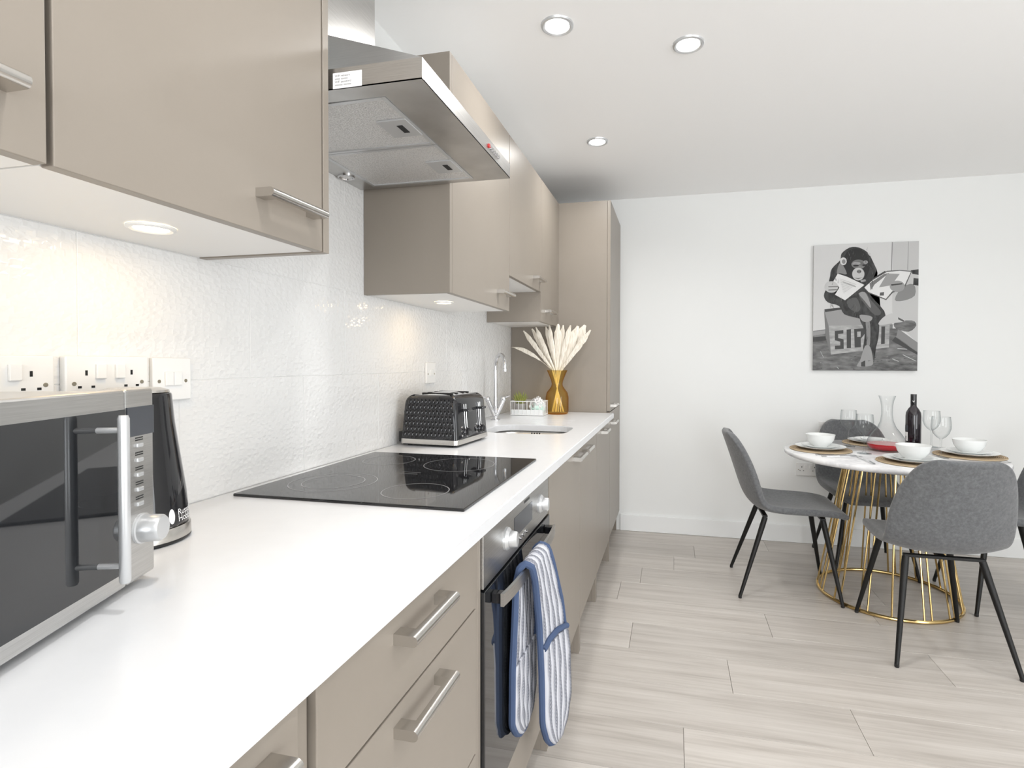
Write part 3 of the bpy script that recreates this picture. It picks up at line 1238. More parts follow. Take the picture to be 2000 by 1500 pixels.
# honeycomb relief on both long sides
for sgn in (-1, 1):
    bm = new_bm()
    cw, ch = .0155, .026
    z = .042
    rowi = 0
    while z < .170:
        fz = (z - .026) / .16
        half = (TXH - .018) * (1 - .10 * fz) - (0.012 if z > .15 else 0)
        x = -half + (cw / 2 if rowi % 2 else 0)
        while x < half:
            ysurf = sgn * ((TYH - .002) * (1 - .08 * fz))
            o6 = []
            i6 = []
            for (dx, dz) in ((0, .5), (.5, .22), (.5, -.22), (0, -.5), (-.5, -.22), (-.5, .22)):
                zz = z + dz * ch
                ys = sgn * ((TYH - .002) * (1 - .08 * (zz - .026) / .16))
                o6.append(bm.verts.new((x + dx * cw, ys, zz)))
                i6.append(bm.verts.new((x + dx * cw * .55, ys + sgn * .0022, z + dz * ch * .55)))
            for k in range(6):
                bm.faces.new((o6[k], o6[(k + 1) % 6], i6[(k + 1) % 6], i6[k]))
            bm.faces.new(i6)
            x += cw
        z += ch * .76
        rowi += 1
    obj('honeycomb_relief', bm, 'black_gloss', t, False, False)
# control end faces +x
for yy in (-.062, .062):
    bm = new_bm()
    add_box(bm, (.1065, yy - .004, .045), (.1162, yy + .004, .150), .001)
    for v in bm.verts:
        v.co.x -= (v.co.z - .045) * .065
    sl = obj('lever_slot', bm, 'dark_slot', t, False, False)
    for dy in (-.008, .008):
        bm = new_bm()
        add_tube(bm, [(.1170, yy + dy, .045), (.1100, yy + dy, .152)], .0016, 8)
        obj('slot_trim', bm, 'chrome', sl, True, False)
    bm = new_bm()
    add_box(bm, (.108, yy - .017, .126), (.134, yy + .017, .136), .003)
    obj('lever', bm, 'black_gloss', t, False, False)
    bm = new_bm()
    add_lathe(bm, [(0, .020), (.012, .020), (.0145, .017), (.0155, 0), (0, 0)], n=28)
    for v in bm.verts:
        v.co = Vector((.1125 + v.co.z, yy + v.co.x, .050 + v.co.y))
    k = obj('browning_dial', bm, 'black_gloss', t, True, False)
    bm = new_bm()
    add_lathe(bm, [(.0155, .004), (.0168, .004), (.0168, .009), (.0155, .009)], n=28, close=True)
    for v in bm.verts:
        v.co = Vector((.1125 + v.co.z, yy + v.co.x, .050 + v.co.y))
    obj('dial_ring', bm, 'chrome', k, True, False)
    for q in range(3):
        bm = new_bm()
        add_lathe(bm, [(0, .003), (.004, .003), (.0045, 0), (0, 0)], n=12)
        for v in bm.verts:
            v.co = Vector((.1142 - q * .001 + v.co.z, yy - .032 + v.co.x, .040 + q * .015 + v.co.y))
        obj('button', bm, 'chrome', t, True, False)
for yy in (0,):
    bx('cord_cleat', (-.128, -.125, .012), (-.112, -.10, .05), 'black_satin', None)
    o = bpy.data.objects['cord_cleat']
    put(o, t, False)

# ------------------------------------------------------------------ tap
TX, TY = .083, 2.742
t = thing('kitchen_tap', 'chrome swan-neck mixer tap with two lever handles', 'tap', (TX, TY, .9102))
bm = new_bm()
add_lathe(bm, [(0, 0), (.026, 0), (.026, .004), (.014, .007), (.011, .02), (.0115, .03), (0, .03)], n=28)
obj('base', bm, 'chrome', t, True, False)
ta = math.radians(-38)
tdv = Vector((math.cos(ta), math.sin(ta), 0))
bm = new_bm()
pts = [Vector((0, 0, .02)), Vector((0, 0, .12)), Vector((0, 0, .28))]
for k in range(1, 12):
    a = PI * k / 12 * 1.05
    pts.append(tdv * (.045 - .045 * math.cos(a)) + Vector((0, 0, .29 + .06 * math.sin(a) ** 1.0)))
pts.append(pts[-1] + Vector((0, 0, -.03)))
rad = [.0115, .010] + [.0095] * (len(pts) - 3) + [.0095]
add_tube(bm, pts, rad, 16)
sp = obj('spout', bm, 'chrome', t, True, False)
bm = new_bm()
e = pts[-1]
add_lathe(bm, [(0, -.006), (.012, -.006), (.0125, .008), (.0098, .010)], (e.x, e.y, e.z), 20)
obj('aerator', bm, 'chrome', sp, True, False)
side = Vector((.80, .60, 0))
for s in (-1, 1):
    bm = new_bm()
    add_tube(bm, [Vector((0, 0, .012)), side * s * .022 + Vector((0, 0, .06)), side * s * .042 + Vector((0, 0, .105))], [.009, .0125, .0135], 14)
    arm = obj('valve_arm', bm, 'chrome', t, True, False)
    bm = new_bm()
    c = side * s * .044 + Vector((0, 0, .112))
    add_lathe(bm, [(0, -.012), (.014, -.010), (.0165, .0), (.012, .012), (0, .015)], tuple(c), 20)
    add_tube(bm, [c + Vector((0, 0, .004)), c + side * s * .035 + Vector((0, 0, .016))], [.006, .0045], 10)
    obj('lever', bm, 'chrome', t, True, False)

# ------------------------------------------------------------------ amber vase and plumes
VX, VY = .330, 3.165
t = thing('amber_vase', 'amber glass vase with a waisted neck by the tall cabinet', 'vase', (VX, VY, .9102))
prof = [(0, .0), (.058, .0), (.066, .006), (.069, .02), (.069, .10), (.063, .128), (.046, .150), (.035, .166), (.032, .18), (.036, .20), (.050, .235), (.062, .262)]
inn = [(max(r - .003, 0), z + (.005 if i < 2 else 0)) for i, (r, z) in enumerate(prof)]
bm = new_bm()
add_lathe(bm, prof, n=48)
obj('glass', bm, 'amber_glass', t, True, False, 50)

plume_specs = [(-.205, .235, .030, -.02), (-.165, .25, .030, .03), (-.125, .255, .026, -.03), (-.075, .262, .026, .02), (-.045, .268, .026, -.02), (.005, .275, .042, .0), (.03, .27, .030, .03), (.085, .265, .032, -.02), (.125, .262, .052, .01), (.165, .268, .050, .03), (.205, .235, .034, -.02)]


def plume(dx, dz, wd, dy, label, droop=False):
    t = thing('dried_plume', label, 'dried plant', (VX, VY, .92), 0, 'dried cream plumes in the amber vase')
    z0 = .9102
    B = Vector((VX - dx * .16, VY - dy * .5, z0 + .012))
    Mid = Vector((VX + dx * .035, VY + dy * .25, z0 + .185))
    Tp = Vector((VX + dx * .12, VY + dy * .3, z0 + .262))
    E = Vector((VX + dx, VY + dy, z0 + .265 + dz))
    bm = new_bm()
    add_tube(bm, [B, Mid, Tp], [.0026, .0024, .0024], 6)
    obj('stem', bm, 'dried_stem', t, True)
    bm = new_bm()
    d = (E - Tp)
    acr = d.cross(Vector((0, 1, 0))).normalized()
    N = 16
    L_, R_ = [], []
    rnd = random.Random(int(1000 * (dx + 2)))
    rows_ = []
    for k in range(N + 1):
        s = k / N
        if droop:
            c = Tp + Vector((-.255 * s, -.02 * s, .07 * s + .075 * math.sin(PI * s * .62)))
            acr = Vector((.3, 0, 1)).normalized()
            w = wd * max(.05, math.sin(PI * min(1, .06 + .97 * max(0, s - .25) / .75))) if s > .25 else .0035
        else:
            c = Tp + d * s
            w = wd * (.38 + .62 * min(1, s * 1.7)) * (1 if s < .84 else max(.30, (1 - s) / .16 * .75 + .25) * rnd.uniform(.75, 1.15))
        l = c - acr * w * .5 * (1 + rnd.uniform(-.14, .14))
        r_ = c + acr * w * .5 * (1 + rnd.uniform(-.14, .14))
        th = Vector((0, .006 if not droop else .003, 0))
        mid = (l + r_) / 2
        rows_.append([bm.verts.new(l), bm.verts.new(mid - th * rnd.uniform(.8, 1.3)), bm.verts.new(r_), bm.verts.new(mid + th)])
    for a, b in zip(rows_[:-1], rows_[1:]):
        for k in range(4):
            bm.faces.new((a[k], a[(k + 1) % 4], b[(k + 1) % 4], b[k]))
    bm.faces.new(rows_[0])
    bm.faces.new(rows_[-1][::-1])
    obj('plume', bm, 'dried_plume', t, True, True, 70)


ords = ['first', 'second', 'third', 'fourth', 'fifth', 'sixth', 'seventh', 'eighth', 'ninth', 'tenth', 'eleventh']
for i, (dx, dz, wd, dy) in enumerate(plume_specs):
    if i == 0:
        lab = 'leftmost upright cream dried plume in the amber vase'
    elif i == len(plume_specs) - 1:
        lab = 'rightmost leaning cream dried plume in the amber vase'
    else:
        lab = '%s upright cream dried plume from the left in the amber vase' % ords[i]
    plume(dx, dz, wd, dy, lab)
plume(-.25, .05, .026, -.01, 'thin drooping cream plume arching left from the amber vase', True)

# ------------------------------------------------------------------ wire basket with plants
BX, BY = .185, 3.06
t = thing('wire_basket', 'small white wire basket beside the amber vase', 'basket', (BX, BY, .9102))
hw, hd_, bh = .098, .055, .082
bm = new_bm()
for z in (.004, bh):
    for (a, b) in (((-hw, -hd_), (hw, -hd_)), ((hw, -hd_), (hw, hd_)), ((hw, hd_), (-hw, hd_)), ((-hw, hd_), (-hw, -hd_))):
        add_tube(bm, [(a[0], a[1], z), (b[0], b[1], z)], .0028, 8)
obj('rim_wire', bm, 'white_plastic', t, True, False)
for k in range(9):
    x = -hw + 2 * hw * k / 8
    for yy in (-hd_, hd_):
        bm = new_bm()
        add_tube(bm, [(x, yy, .004), (x, yy, bh)], .0016, 6)
        obj('wire', bm, 'white_plastic', t, True, False)
for k in range(1, 4):
    yy = -hd_ + 2 * hd_ * k / 4
    for x in (-hw, hw):
        bm = new_bm()
        add_tube(bm, [(x, yy, .004), (x, yy, bh)], .0016, 6)
        obj('wire', bm, 'white_plastic', t, True, False)
bm = new_bm()
add_box(bm, (-hw, -hd_, .001), (hw, hd_, .004))
add_box(bm, (-hw + .004, -hd_ + .0025, .004), (hw - .004, -hd_ + .004, .034))
obj('liner', bm, 'white_ceramic', t, False, False)
# spiky plant
px_, py_ = BX - .055, BY
t = thing('potted_succulent', 'spiky green plant in a grey pot inside the wire basket', 'plant', (px_, py_, .915))
bm = new_bm()
add_lathe(bm, [(0, 0), (.026, 0), (.034, .06), (.030, .062), (.028, .056), (0, .056)], n=24)
obj('pot', bm, 'pot_grey', t, True, False)
for k in range(26):
    a = k * 2.399
    tilt = .15 + .55 * (k / 26)
    L_ = .085 - .025 * (k / 26)
    bm = new_bm()
    d = Vector((math.cos(a) * math.sin(tilt), math.sin(a) * math.sin(tilt), math.cos(tilt)))
    b0 = Vector((math.cos(a) * .010, math.sin(a) * .010, .054))
    add_tube(bm, [b0, b0 + d * L_ * .4, b0 + d * L_ * .8, b0 + d * L_], [.0035, .0042, .0022, .0004], 5)
    obj('leaf', bm, 'leaf_green', t, True, False)
# mint cloth bundle with little white flowers
t = thing('flower_bundle', 'mint and white flower bundle in the right of the basket', 'flowers', (BX + .05, BY, .915))
bm = new_bm()
bmesh.ops.create_icosphere(bm, subdivisions=4, radius=1)
for v in bm.verts:
    n_ = math.sin(v.co.x * 19) * math.sin(v.co.y * 17 + 1) * math.sin(v.co.z * 15 + 2)
    s = 1 + .10 * n_
    v.co = Vector((v.co.x * .044 * s, v.co.y * .044 * s, max(v.co.z, -.95) * .036 * s + .038))
obj('wrapping', bm, 'mint_cloth', t, True, False, 70)
rr = random.Random(3)
for k in range(34):
    a = k * 2.399
    q = math.sqrt((k + .5) / 34)
    bm = new_bm()
    bmesh.ops.create_icosphere(bm, subdivisions=2, radius=.0085)
    for v in bm.verts:
        v.co *= 1 + rr.uniform(-.22, .22)
        v.co += Vector((math.cos(a) * q * .046, math.sin(a) * q * .042, .092 - .05 * q * q + rr.uniform(-.006, .008)))
    obj('flower', bm, 'flower_white' if k % 4 else 'pot_grey', t, True, False, 60)

# ------------------------------------------------------------------ oven glove over the handle
t = thing('oven_glove', 'blue and white striped double oven glove hung over the oven handle', 'oven glove', (.68, 1.3, .2))
# centre line (x,z) with near/far y and sideways skew; parameter along the strip from back flap tip to front flap tip
KEY = [  # s, near(x,y,z), far(x,y,z)
    (0.00, (.652, 1.205, .315), (.655, 1.350, .305)),
    (0.10, (.651, 1.182, .38), (.654, 1.368, .37)),
    (0.25, (.652, 1.182, .50), (.653, 1.370, .49)),
    (0.38, (.655, 1.190, .62), (.654, 1.365, .61)),
    (0.455, (.655, 1.200, .700), (.655, 1.360, .690)),
    (0.49, (.662, 1.205, .735), (.660, 1.358, .730)),
    (0.515, (.676, 1.210, .744), (.676, 1.360, .742)),
    (0.54, (.690, 1.216, .734), (.693, 1.365, .732)),
    (0.58, (.692, 1.235, .695), (.702, 1.378, .69)),
    (0.68, (.692, 1.275, .58), (.716, 1.425, .57)),
    (0.80, (.693, 1.298, .44), (.726, 1.455, .43)),
    (0.92, (.694, 1.305, .30), (.728, 1.465, .29)),
    (1.00, (.697, 1.325, .215), (.724, 1.445, .208)),
]


def key_at(s):
    for (a, n0, f0), (b, n1, f1) in zip(KEY[:-1], KEY[1:]):
        if s <= b:
            q = (s - a) / (b - a)
            return Vector(n0).lerp(Vector(n1), q), Vector(f0).lerp(Vector(f1), q)
    return Vector(KEY[-1][1]), Vector(KEY[-1][2])


def glove_pt(s, v, lift=0.0):
    n, f = key_at(s)
    e = 1.0
    for tip in (s, 1 - s):      # rounded ends
        if tip < .10:
            e = min(e, math.sqrt(max(0.0, 1 - (1 - tip / .10) ** 2)) * .85 + .15)
    v = .5 + (v - .5) * e
    p = n.lerp(f, v)
    dn, df = key_at(min(1, s + .01))
    d = (dn.lerp(df, v) - p)
    nn, ff = key_at(max(0, s - .01))
    d = dn.lerp(df, v) - nn.lerp(ff, v)
    w = (f - n)
    nr = w.cross(d).normalized()
    if nr.length < .5:
        nr = Vector((1, 0, 0))
    puff = .0016 * math.sin(v * PI * 6) * math.sin(s * PI * 22)
    return p - nr * (lift + puff) * (1)


def glove_sheet(name, s0, s1, NS, NV, lift, thick, material):
    bm = new_bm()
    uvl = bm.loops.layers.uv.new('UVMap')
    G = []
    for i in range(NS + 1):
        s = s0 + (s1 - s0) * i / NS
        G.append([(bm.verts.new(glove_pt(s, j / NV, lift)), (j / NV, s)) for j in range(NV + 1)])
    for i in range(NS):
        for j in range(NV):
            q = [G[i][j], G[i][j + 1], G[i + 1][j + 1], G[i + 1][j]]
            f = bm.faces.new([c[0] for c in q])
            for lp_, c in zip(f.loops, q):
                lp_[uvl].uv = c[1]
    o = obj(name, bm, material, t, True, True, 80, recalc=False)
    md = o.modifiers.new('thick', 'SOLIDIFY')
    md.thickness = thick
    md.offset = 0
    return o


glove_sheet('strip', 0, 1, 90, 14, 0, .008, 'oven_glove_stripe')


def side_of(s):
    a, b = glove_pt(s, .5, 0), glove_pt(s, .5, .01)
    return b.x - a.x


out = .009 if side_of(.8) > 0 else -.009
pk = glove_sheet('front_pocket', .745, .997, 24, 14, out, .006, 'oven_glove_stripe')
outb = .009 if side_of(.2) > 0 else -.009
pkb = glove_sheet('back_pocket', .003, .26, 24, 14, -outb * .0 + (.006 if side_of(.2) > 0 else -.006), .005, 'oven_glove_stripe')
bm = new_bm()
loop = [glove_pt(i / 80, 0) for i in range(81)] + [glove_pt(1, j / 8) for j in range(1, 8)] + [glove_pt(1 - i / 80, 1) for i in range(81)] + [glove_pt(0, 1 - j / 8) for j in range(1, 8)]
add_tube(bm, loop, .0085, 8, closed=True)
for v in bm.verts:
    pass
bd_ = obj('edge_binding', bm, 'binding_blue', t, True)
bm = new_bm()
add_tube(bm, [glove_pt(.745 - .012 * math.sin(PI * j / 14), j / 14, out) for j in range(15)], .0075, 8)
obj('pocket_binding', bm, 'binding_blue', t, True)

# ------------------------------------------------------------------ dining table
CXT, CYT, RT, ZTT = 2.11, 3.14, .50, .745
t = thing('dining_table', 'round white marble dining table on a gold wire cage base', 'table', (CXT, CYT, 0))
bm = new_bm()
add_lathe(bm, [(0, ZTT - .024), (RT - .010, ZTT - .024), (RT - .002, ZTT - .018), (RT, ZTT - .010), (RT - .001, ZTT - .003), (RT - .004, ZTT), (0, ZTT)], n=96)
obj('tabletop', bm, 'marble', t, True, False, 50)
RB, RTT = .325, .195


def circle(r, z, n=64):
    return [(r * math.cos(2 * PI * k / n), r * math.sin(2 * PI * k / n), z) for k in range(n)]


bm = new_bm()
add_tube(bm, circle(RB, .009), .0085, 10, closed=True)
obj('base_ring', bm, 'gold_metal', t, True, False)
bm = new_bm()
add_tube(bm, circle(RTT, ZTT - .031), .0065, 10, closed=True)
obj('top_ring', bm, 'gold_metal', t, True, False)
NR = 30
bm = new_bm()
add_tube(bm, [(RB, 0, .010), (RTT * math.cos(.10), RTT * math.sin(.10), ZTT - .03)], .0046, 8)
rod = mesh_of('cage_rod', bm, 'gold_metal', True)
for k in range(NR):
    inst('cage_rod', rod, (0, 0, 0), t, (0, 0, 2 * PI * k / NR + (.05 if k % 2 else -.05)))


# ------------------------------------------------------------------ chairs
PROF = [(.268, .418, .150, .000), (.272, .436, .178, .000), (.235, .450, .200, .004), (.14, .452, .215, .012), (.02, .443, .222, .022), (-.08, .437, .226, .034),
        (-.150, .452, .228, .046), (-.195, .505, .228, .058), (-.220, .575, .225, .064), (-.244, .650, .214, .064), (-.268, .725, .196, .056), (-.292, .795, .166, .040), (-.305, .832, .130, .024), (-.308, .845, .088, .014)]


def make_chair(label):
    t = thing('dining_chair', label, 'chair', (0, 0, 0), 0, 'grey dining chairs round the marble table')
    bm = new_bm()
    NV = 10
    rows_ = []
    for i, (x, z, hw_, cu) in enumerate(PROF):
        p0 = PROF[max(0, i - 1)]
        p1 = PROF[min(len(PROF) - 1, i + 1)]
        d = Vector((p1[0] - p0[0], 0, p1[1] - p0[1])).normalized()
        nrm = Vector((d.z, 0, -d.x))   # points up on the seat, forward on the back
        row = []
        for j in range(NV + 1):
            v = 2 * j / NV - 1
            vv = math.sin(v * PI / 2 * .92) / math.sin(PI / 2 * .92)
            c = abs(vv) ** 2.4 * cu
            row.append(bm.verts.new(Vector((x, vv * hw_, z)) + nrm * c))
        rows_.append(row)
    for a, b in zip(rows_[:-1], rows_[1:]):
        for j in range(NV):
            bm.faces.new((a[j], a[j + 1], b[j + 1], b[j]))
    sh = obj('seat_shell', bm, 'chair_fabric', t, True, False, 180)
    md = sh.modifiers.new('thick', 'SOLIDIFY')
    md.thickness = .034
    md.offset = 0
    md = sh.modifiers.new('sub', 'SUBSURF')
    md.levels = 2
    md.render_levels = 2
    bm = new_bm()
    add_box(bm, (-.115, -.012, .408), (.165, .012, .420), .002)
    for x in (-.115, .165):
        add_box(bm, (x - .012, -.148, .408), (x + .012, .148, .420), .002)
    obj('seat_frame', bm, 'black_metal', t, False, False)
    for (tx, ty, fx, fy) in ((-.115, .140, -.245, .215), (-.115, -.140, -.245, -.215), (.165, .140, .240, .215), (.165, -.140, .240, -.215)):
        bm = new_bm()
        a, b = Vector((tx, ty, .408)), Vector((fx, fy, .010))
        add_tube(bm, [a, a.lerp(b, .1), b], [.0135, .0140, .0085], 14)
        lg = obj('leg', bm, 'black_metal', t, True, False)
        bm = new_bm()
        add_lathe(bm, [(0, .0003), (.0080, .0003), (.0090, .004), (.0088, .014), (0, .014)], (fx, fy, 0), 14)
        obj('foot_pad', bm, 'black_satin', lg, True, False)
    return t


c1 = make_chair('grey fabric dining chair on the left, seen side-on')
spots = [(1.60, 3.135, 0.0, None),
         (2.105, 2.638, PI / 2, 'grey fabric dining chair nearest the camera, its back turned to us'),
         (2.135, 3.592, -PI / 2, 'grey fabric dining chair behind the table against the far wall'),
         (2.68, 3.18, PI, 'grey fabric dining chair cut off by the right edge of the picture')]
for i, (x, y, rz, lab) in enumerate(spots):
    c = c1 if i == 0 else copy_tree(c1)
    c.location = (x, y, 0)
    c.rotation_euler = (0, 0, rz)
    if lab:
        c['label'] = lab

# ------------------------------------------------------------------ table settings
ZS = ZTT + .0006


def lathe_obj(name, prof, cen, material, label, cat, group, n=48):
    bm = new_bm()
    add_lathe(bm, prof, n=n)
    o = obj(name, bm, material, None, True)
    o.location = cen
    return tag(o, label, cat, group)


SET = [(1.795, 3.185, 'left'), (2.125, 2.875, 'front'), (2.485, 3.15, 'right'), (2.15, 3.50, 'back')]
where = {'left': 'on the left of the table', 'front': 'at the front of the table', 'right': 'on the right of the table', 'back': 'at the far side of the table'}
for (x, y, w) in SET:
    z = ZS
    lathe_obj('placemat', [(0, 0), (.152, 0), (.155, .003), (.152, .0065), (0, .0065)], (x, y, z), 'woven_straw', 'round woven straw placemat ' + where[w], 'placemat', 'woven placemats on the table')
    z += .0067
    lathe_obj('dinner_plate', [(0, 0), (.075, 0), (.080, .002), (.124, .014), (.126, .0165), (.122, .0165), (.080, .0055), (.074, .004), (0, .004)], (x, y, z), 'white_ceramic', 'large white dinner plate ' + where[w], 'plate', 'white dinner plates')
    z += .0045
    lathe_obj('side_plate', [(0, 0), (.055, 0), (.058, .002), (.094, .016), (.0955, .0185), (.092, .0182), (.058, .0055), (.054, .004), (0, .004)], (x, y, z), 'white_ceramic', 'smaller white side plate under the bowl ' + where[w], 'plate', 'white side plates')
    z += .0045
    if w != 'back':
        lathe_obj('bowl', [(0, 0), (.034, 0), (.036, .006), (.052, .018), (.066, .040), (.0725, .066), (.073, .069), (.0705, .069), (.064, .042), (.050, .022), (.034, .010), (0, .008)], (x, y, z), 'white_ceramic', 'deep white bowl ' + where[w], 'bowl', 'white bowls')
    else:
        lathe_obj('bowl', [(0, 0), (.034, 0), (.036, .004), (.055, .010), (.060, .016), (.058, .0165), (.050, .012), (.034, .007), (0, .006)], (x, y, z), 'white_ceramic', 'shallow white dish ' + where[w], 'bowl', 'white bowls')


def knife(name, x, y, rz, label, kind):
    t = thing(name, label, kind, (x, y, ZS), rz, 'cutlery on the table')
    bm = new_bm()
    hl = .09
    prof = [(0, .006), (.02, .008), (.06, .0085), (hl, .006)]
    A = [bm.verts.new((px, s * w, .0004)) for s in (1,) for px, w in prof] + [bm.verts.new((px, -w, .0004)) for px, w in prof[::-1]]
    f = bm.faces.new(A)
    r = bmesh.ops.extrude_face_region(bm, geom=[f])
    for v in [g for g in r['geom'] if isinstance(g, bmesh.types.BMVert)]:
        v.co.z += .005
    obj('grip', bm, 'chrome', t, False, False)
    bm = new_bm()
    if kind == 'knife':
        A = [bm.verts.new(p) for p in ((.09, .005, .001), (.19, .009, .001), (.205, .002, .001), (.205, -.004, .001), (.09, -.005, .001))]
    else:
        A = [bm.verts.new(p) for p in ((.09, .004, .001), (.15, .004, .001), (.165, .011, .001), (.20, .012, .001), (.20, -.012, .001), (.165, -.011, .001), (.15, -.004, .001), (.09, -.004, .001))]
    f = bm.faces.new(A)
    r = bmesh.ops.extrude_face_region(bm, geom=[f])
    for v in [g for g in r['geom'] if isinstance(g, bmesh.types.BMVert)]:
        v.co.z += .0018
    obj('blade' if kind == 'knife' else 'tines', bm, 'chrome', t, False, False)


knife('table_knife', 1.925, 2.775, math.radians(92), 'steel table knife left of the front setting', 'knife')
knife('table_fork', 1.725, 2.985, math.radians(12), 'steel fork in front of the left placemat', 'fork')
knife('table_knife', 1.745, 2.952, math.radians(14), 'steel knife in front of the left placemat', 'knife')
knife('table_fork', 2.41, 2.885, math.radians(33), 'steel fork in front of the right placemat', 'fork')


def wine_glass(x, y, label):
    t = thing('wine_glass', label, 'wine glass', (x, y, ZS), 0, 'clear wine glasses')
    th = .0013
    out_ = [(.0345, .0005), (.034, .002), (.012, .006), (.005, .012), (.0038, .03), (.0038, .085), (.006, .094), (.020, .104), (.034, .122), (.0425, .148), (.0425, .170), (.039, .205)]
    inn_ = [(.039 - th, .205), (.0425 - th, .170), (.0425 - th, .148), (.033, .124), (.019, .106), (0, .099)]
    bm = new_bm()
    add_lathe(bm, [(0, .0005)] + out_[:7] + [(.008, .096)] + out_[7:], n=40)
    obj('glass', bm, 'clear_glass', t, True, False, 60)
    bm = new_bm()
    add_tube(bm, circle(.039, .205, 40), .0008, 6, closed=True)
    obj('rim', bm, 'clear_glass', t, True, False)


wine_glass(1.985, 3.10, 'clear wine glass in front, left of the decanter')
wine_glass(1.985, 3.36, 'clear wine glass behind, left of the decanter')
wine_glass(2.315, 3.05, 'clear wine glass in front, right of the bottle')
wine_glass(2.43, 3.43, 'clear wine glass behind, right of the bottle')

DX, DY = 2.14, 3.245
t = thing('wine_decanter', 'clear glass decanter with red wine in its base', 'decanter', (DX, DY, ZS))
th = .0016
out_ = [(.066, .0006), (.082, .006), (.094, .024), (.096, .036), (.090, .058), (.070, .092), (.045, .125), (.031, .16), (.026, .20), (.027, .24), (.032, .27), (.041, .297)]
inn_ = [(r - th, z + (.003 if i < 2 else 0)) for i, (r, z) in enumerate(out_)]
bm = new_bm()
add_lathe(bm, [(0, .0006)] + out_, n=48)
obj('glass', bm, 'clear_glass', t, True, False, 60)
bm = new_bm()
add_lathe(bm, [(0, .0046), (.0635, .0046), (.0798, .0098), (.0919, .0245), (.0939, .036), (.0930, .038), (0, .038)], n=48)
obj('wine', bm, 'rose_wine', t, True, False, 40)

BXW, BYW = 2.335, 3.42
t = thing('wine_bottle', 'dark wine bottle with a pale back label', 'bottle', (BXW, BYW, ZS))
bm = new_bm()
add_lathe(bm, [(0, .001), (.034, .001), (.0375, .005), (.038, .02), (.038, .175), (.036, .195), (.026, .215), (.016, .228), (.0145, .24), (.0145, .296), (0, .296)], n=40)
bd = obj('glass', bm, 'bottle_glass', t, True, False, 50)
bm = new_bm()
add_lathe(bm, [(.0148, .238), (.0152, .24), (.0152, .296), (.0148, .2985), (0, .2985)], n=32)
obj('neck_foil', bm, 'black_gloss', t, True, False, 50)


def wrap(r, a0, a1, z0, z1, nm, material, parent):
    bm = new_bm()
    n = 10
    A = [[bm.verts.new((math.cos(a0 + (a1 - a0) * k / n) * r, math.sin(a0 + (a1 - a0) * k / n) * r, z)) for k in range(n + 1)] for z in (z0, z1)]
    for k in range(n):
        bm.faces.new((A[0][k], A[0][k + 1], A[1][k + 1], A[1][k]))
    o = obj(nm, bm, material, parent, True, False, recalc=False)
    return o


# direction from the bottle to the viewer is about -113 degrees; the label peeps out on the left
va = math.atan2(0 - BYW, 1.01 - BXW)
wrap(.0385, va - 1.55, va - .72, .035, .085, 'back_label', 'print_white', bd)['label'] = 'pale back label with barcode'
wrap(.0387, va - 1.30, va - .95, .042, .062, 'barcode', 'print_grey', bd)
wrap(.0385, va - 1.55, va - .66, .092, .122, 'dark_label', 'display_grey', bd)
bm = new_bm()
for (p, q) in (((-.006, .262), (0, .252)), ((.006, .262), (0, .252))):
    A = []
    for (dx_, z_) in ((p[0], p[1]), (p[0] + (.003 if p[0] < 0 else -.003), p[1]), (q[0], q[1] + .005), (q[0], q[1])):
        a_ = va + dx_ / .0154
        A.append(bm.verts.new((math.cos(a_) * .0155, math.sin(a_) * .0155, z_)))
    bm.faces.new(A)
obj('foil_mark', bm, 'print_white', t, False, False)

# ------------------------------------------------------------------ wall print
PX0, PX1, PZ0, PZ1 = 1.920, 2.541, 1.170, 2.003
t = thing('canvas_print', 'black and white canvas print of an ape reading a newspaper', 'picture', ((PX0 + PX1) / 2, YW - .012, PZ0))
bx('canvas', (PX0, YW - .024, PZ0), (PX1, YW - .0005, PZ1), 'print_tone_205', t, .001, 1)


def pic(x, y):
    yt = 150 - 38 * (x - 145) / 1020
    v = (y - yt) / (1370 - yt)
    xl, xr_ = 145 - 25 * v, 1165 - 30 * v
    u = (x - xl) / (xr_ - xl)
    u = min(max(u, 0.0), 1.0)
    v = min(max(v, 0.0), 1.0)
    return PX0 + u * (PX1 - PX0), PZ1 - v * (PZ1 - PZ0)


def smooth_poly(P, n=3):
    out = []
    L_ = len(P)
    for i in range(L_):
        p0, p1, p2, p3 = P[i - 1], P[i], P[(i + 1) % L_], P[(i + 2) % L_]
        for k in range(n):
            s = k / n
            out.append(tuple(.5 * ((2 * p1[c]) + (-p0[c] + p2[c]) * s + (2 * p0[c] - 5 * p1[c] + 4 * p2[c] - p3[c]) * s * s + (-p0[c] + 3 * p1[c] - 3 * p2[c] + p3[c]) * s ** 3) for c in (0, 1)))
    return out


def ell(cx_, cy_, rx, ry, n=24):
    return [(cx_ + rx * math.cos(2 * PI * k / n), cy_ + ry * math.sin(2 * PI * k / n)) for k in range(n)]


LAY = []


def P(tone, pts, sm=False):
    LAY.append((tone, smooth_poly(pts) if sm else pts))


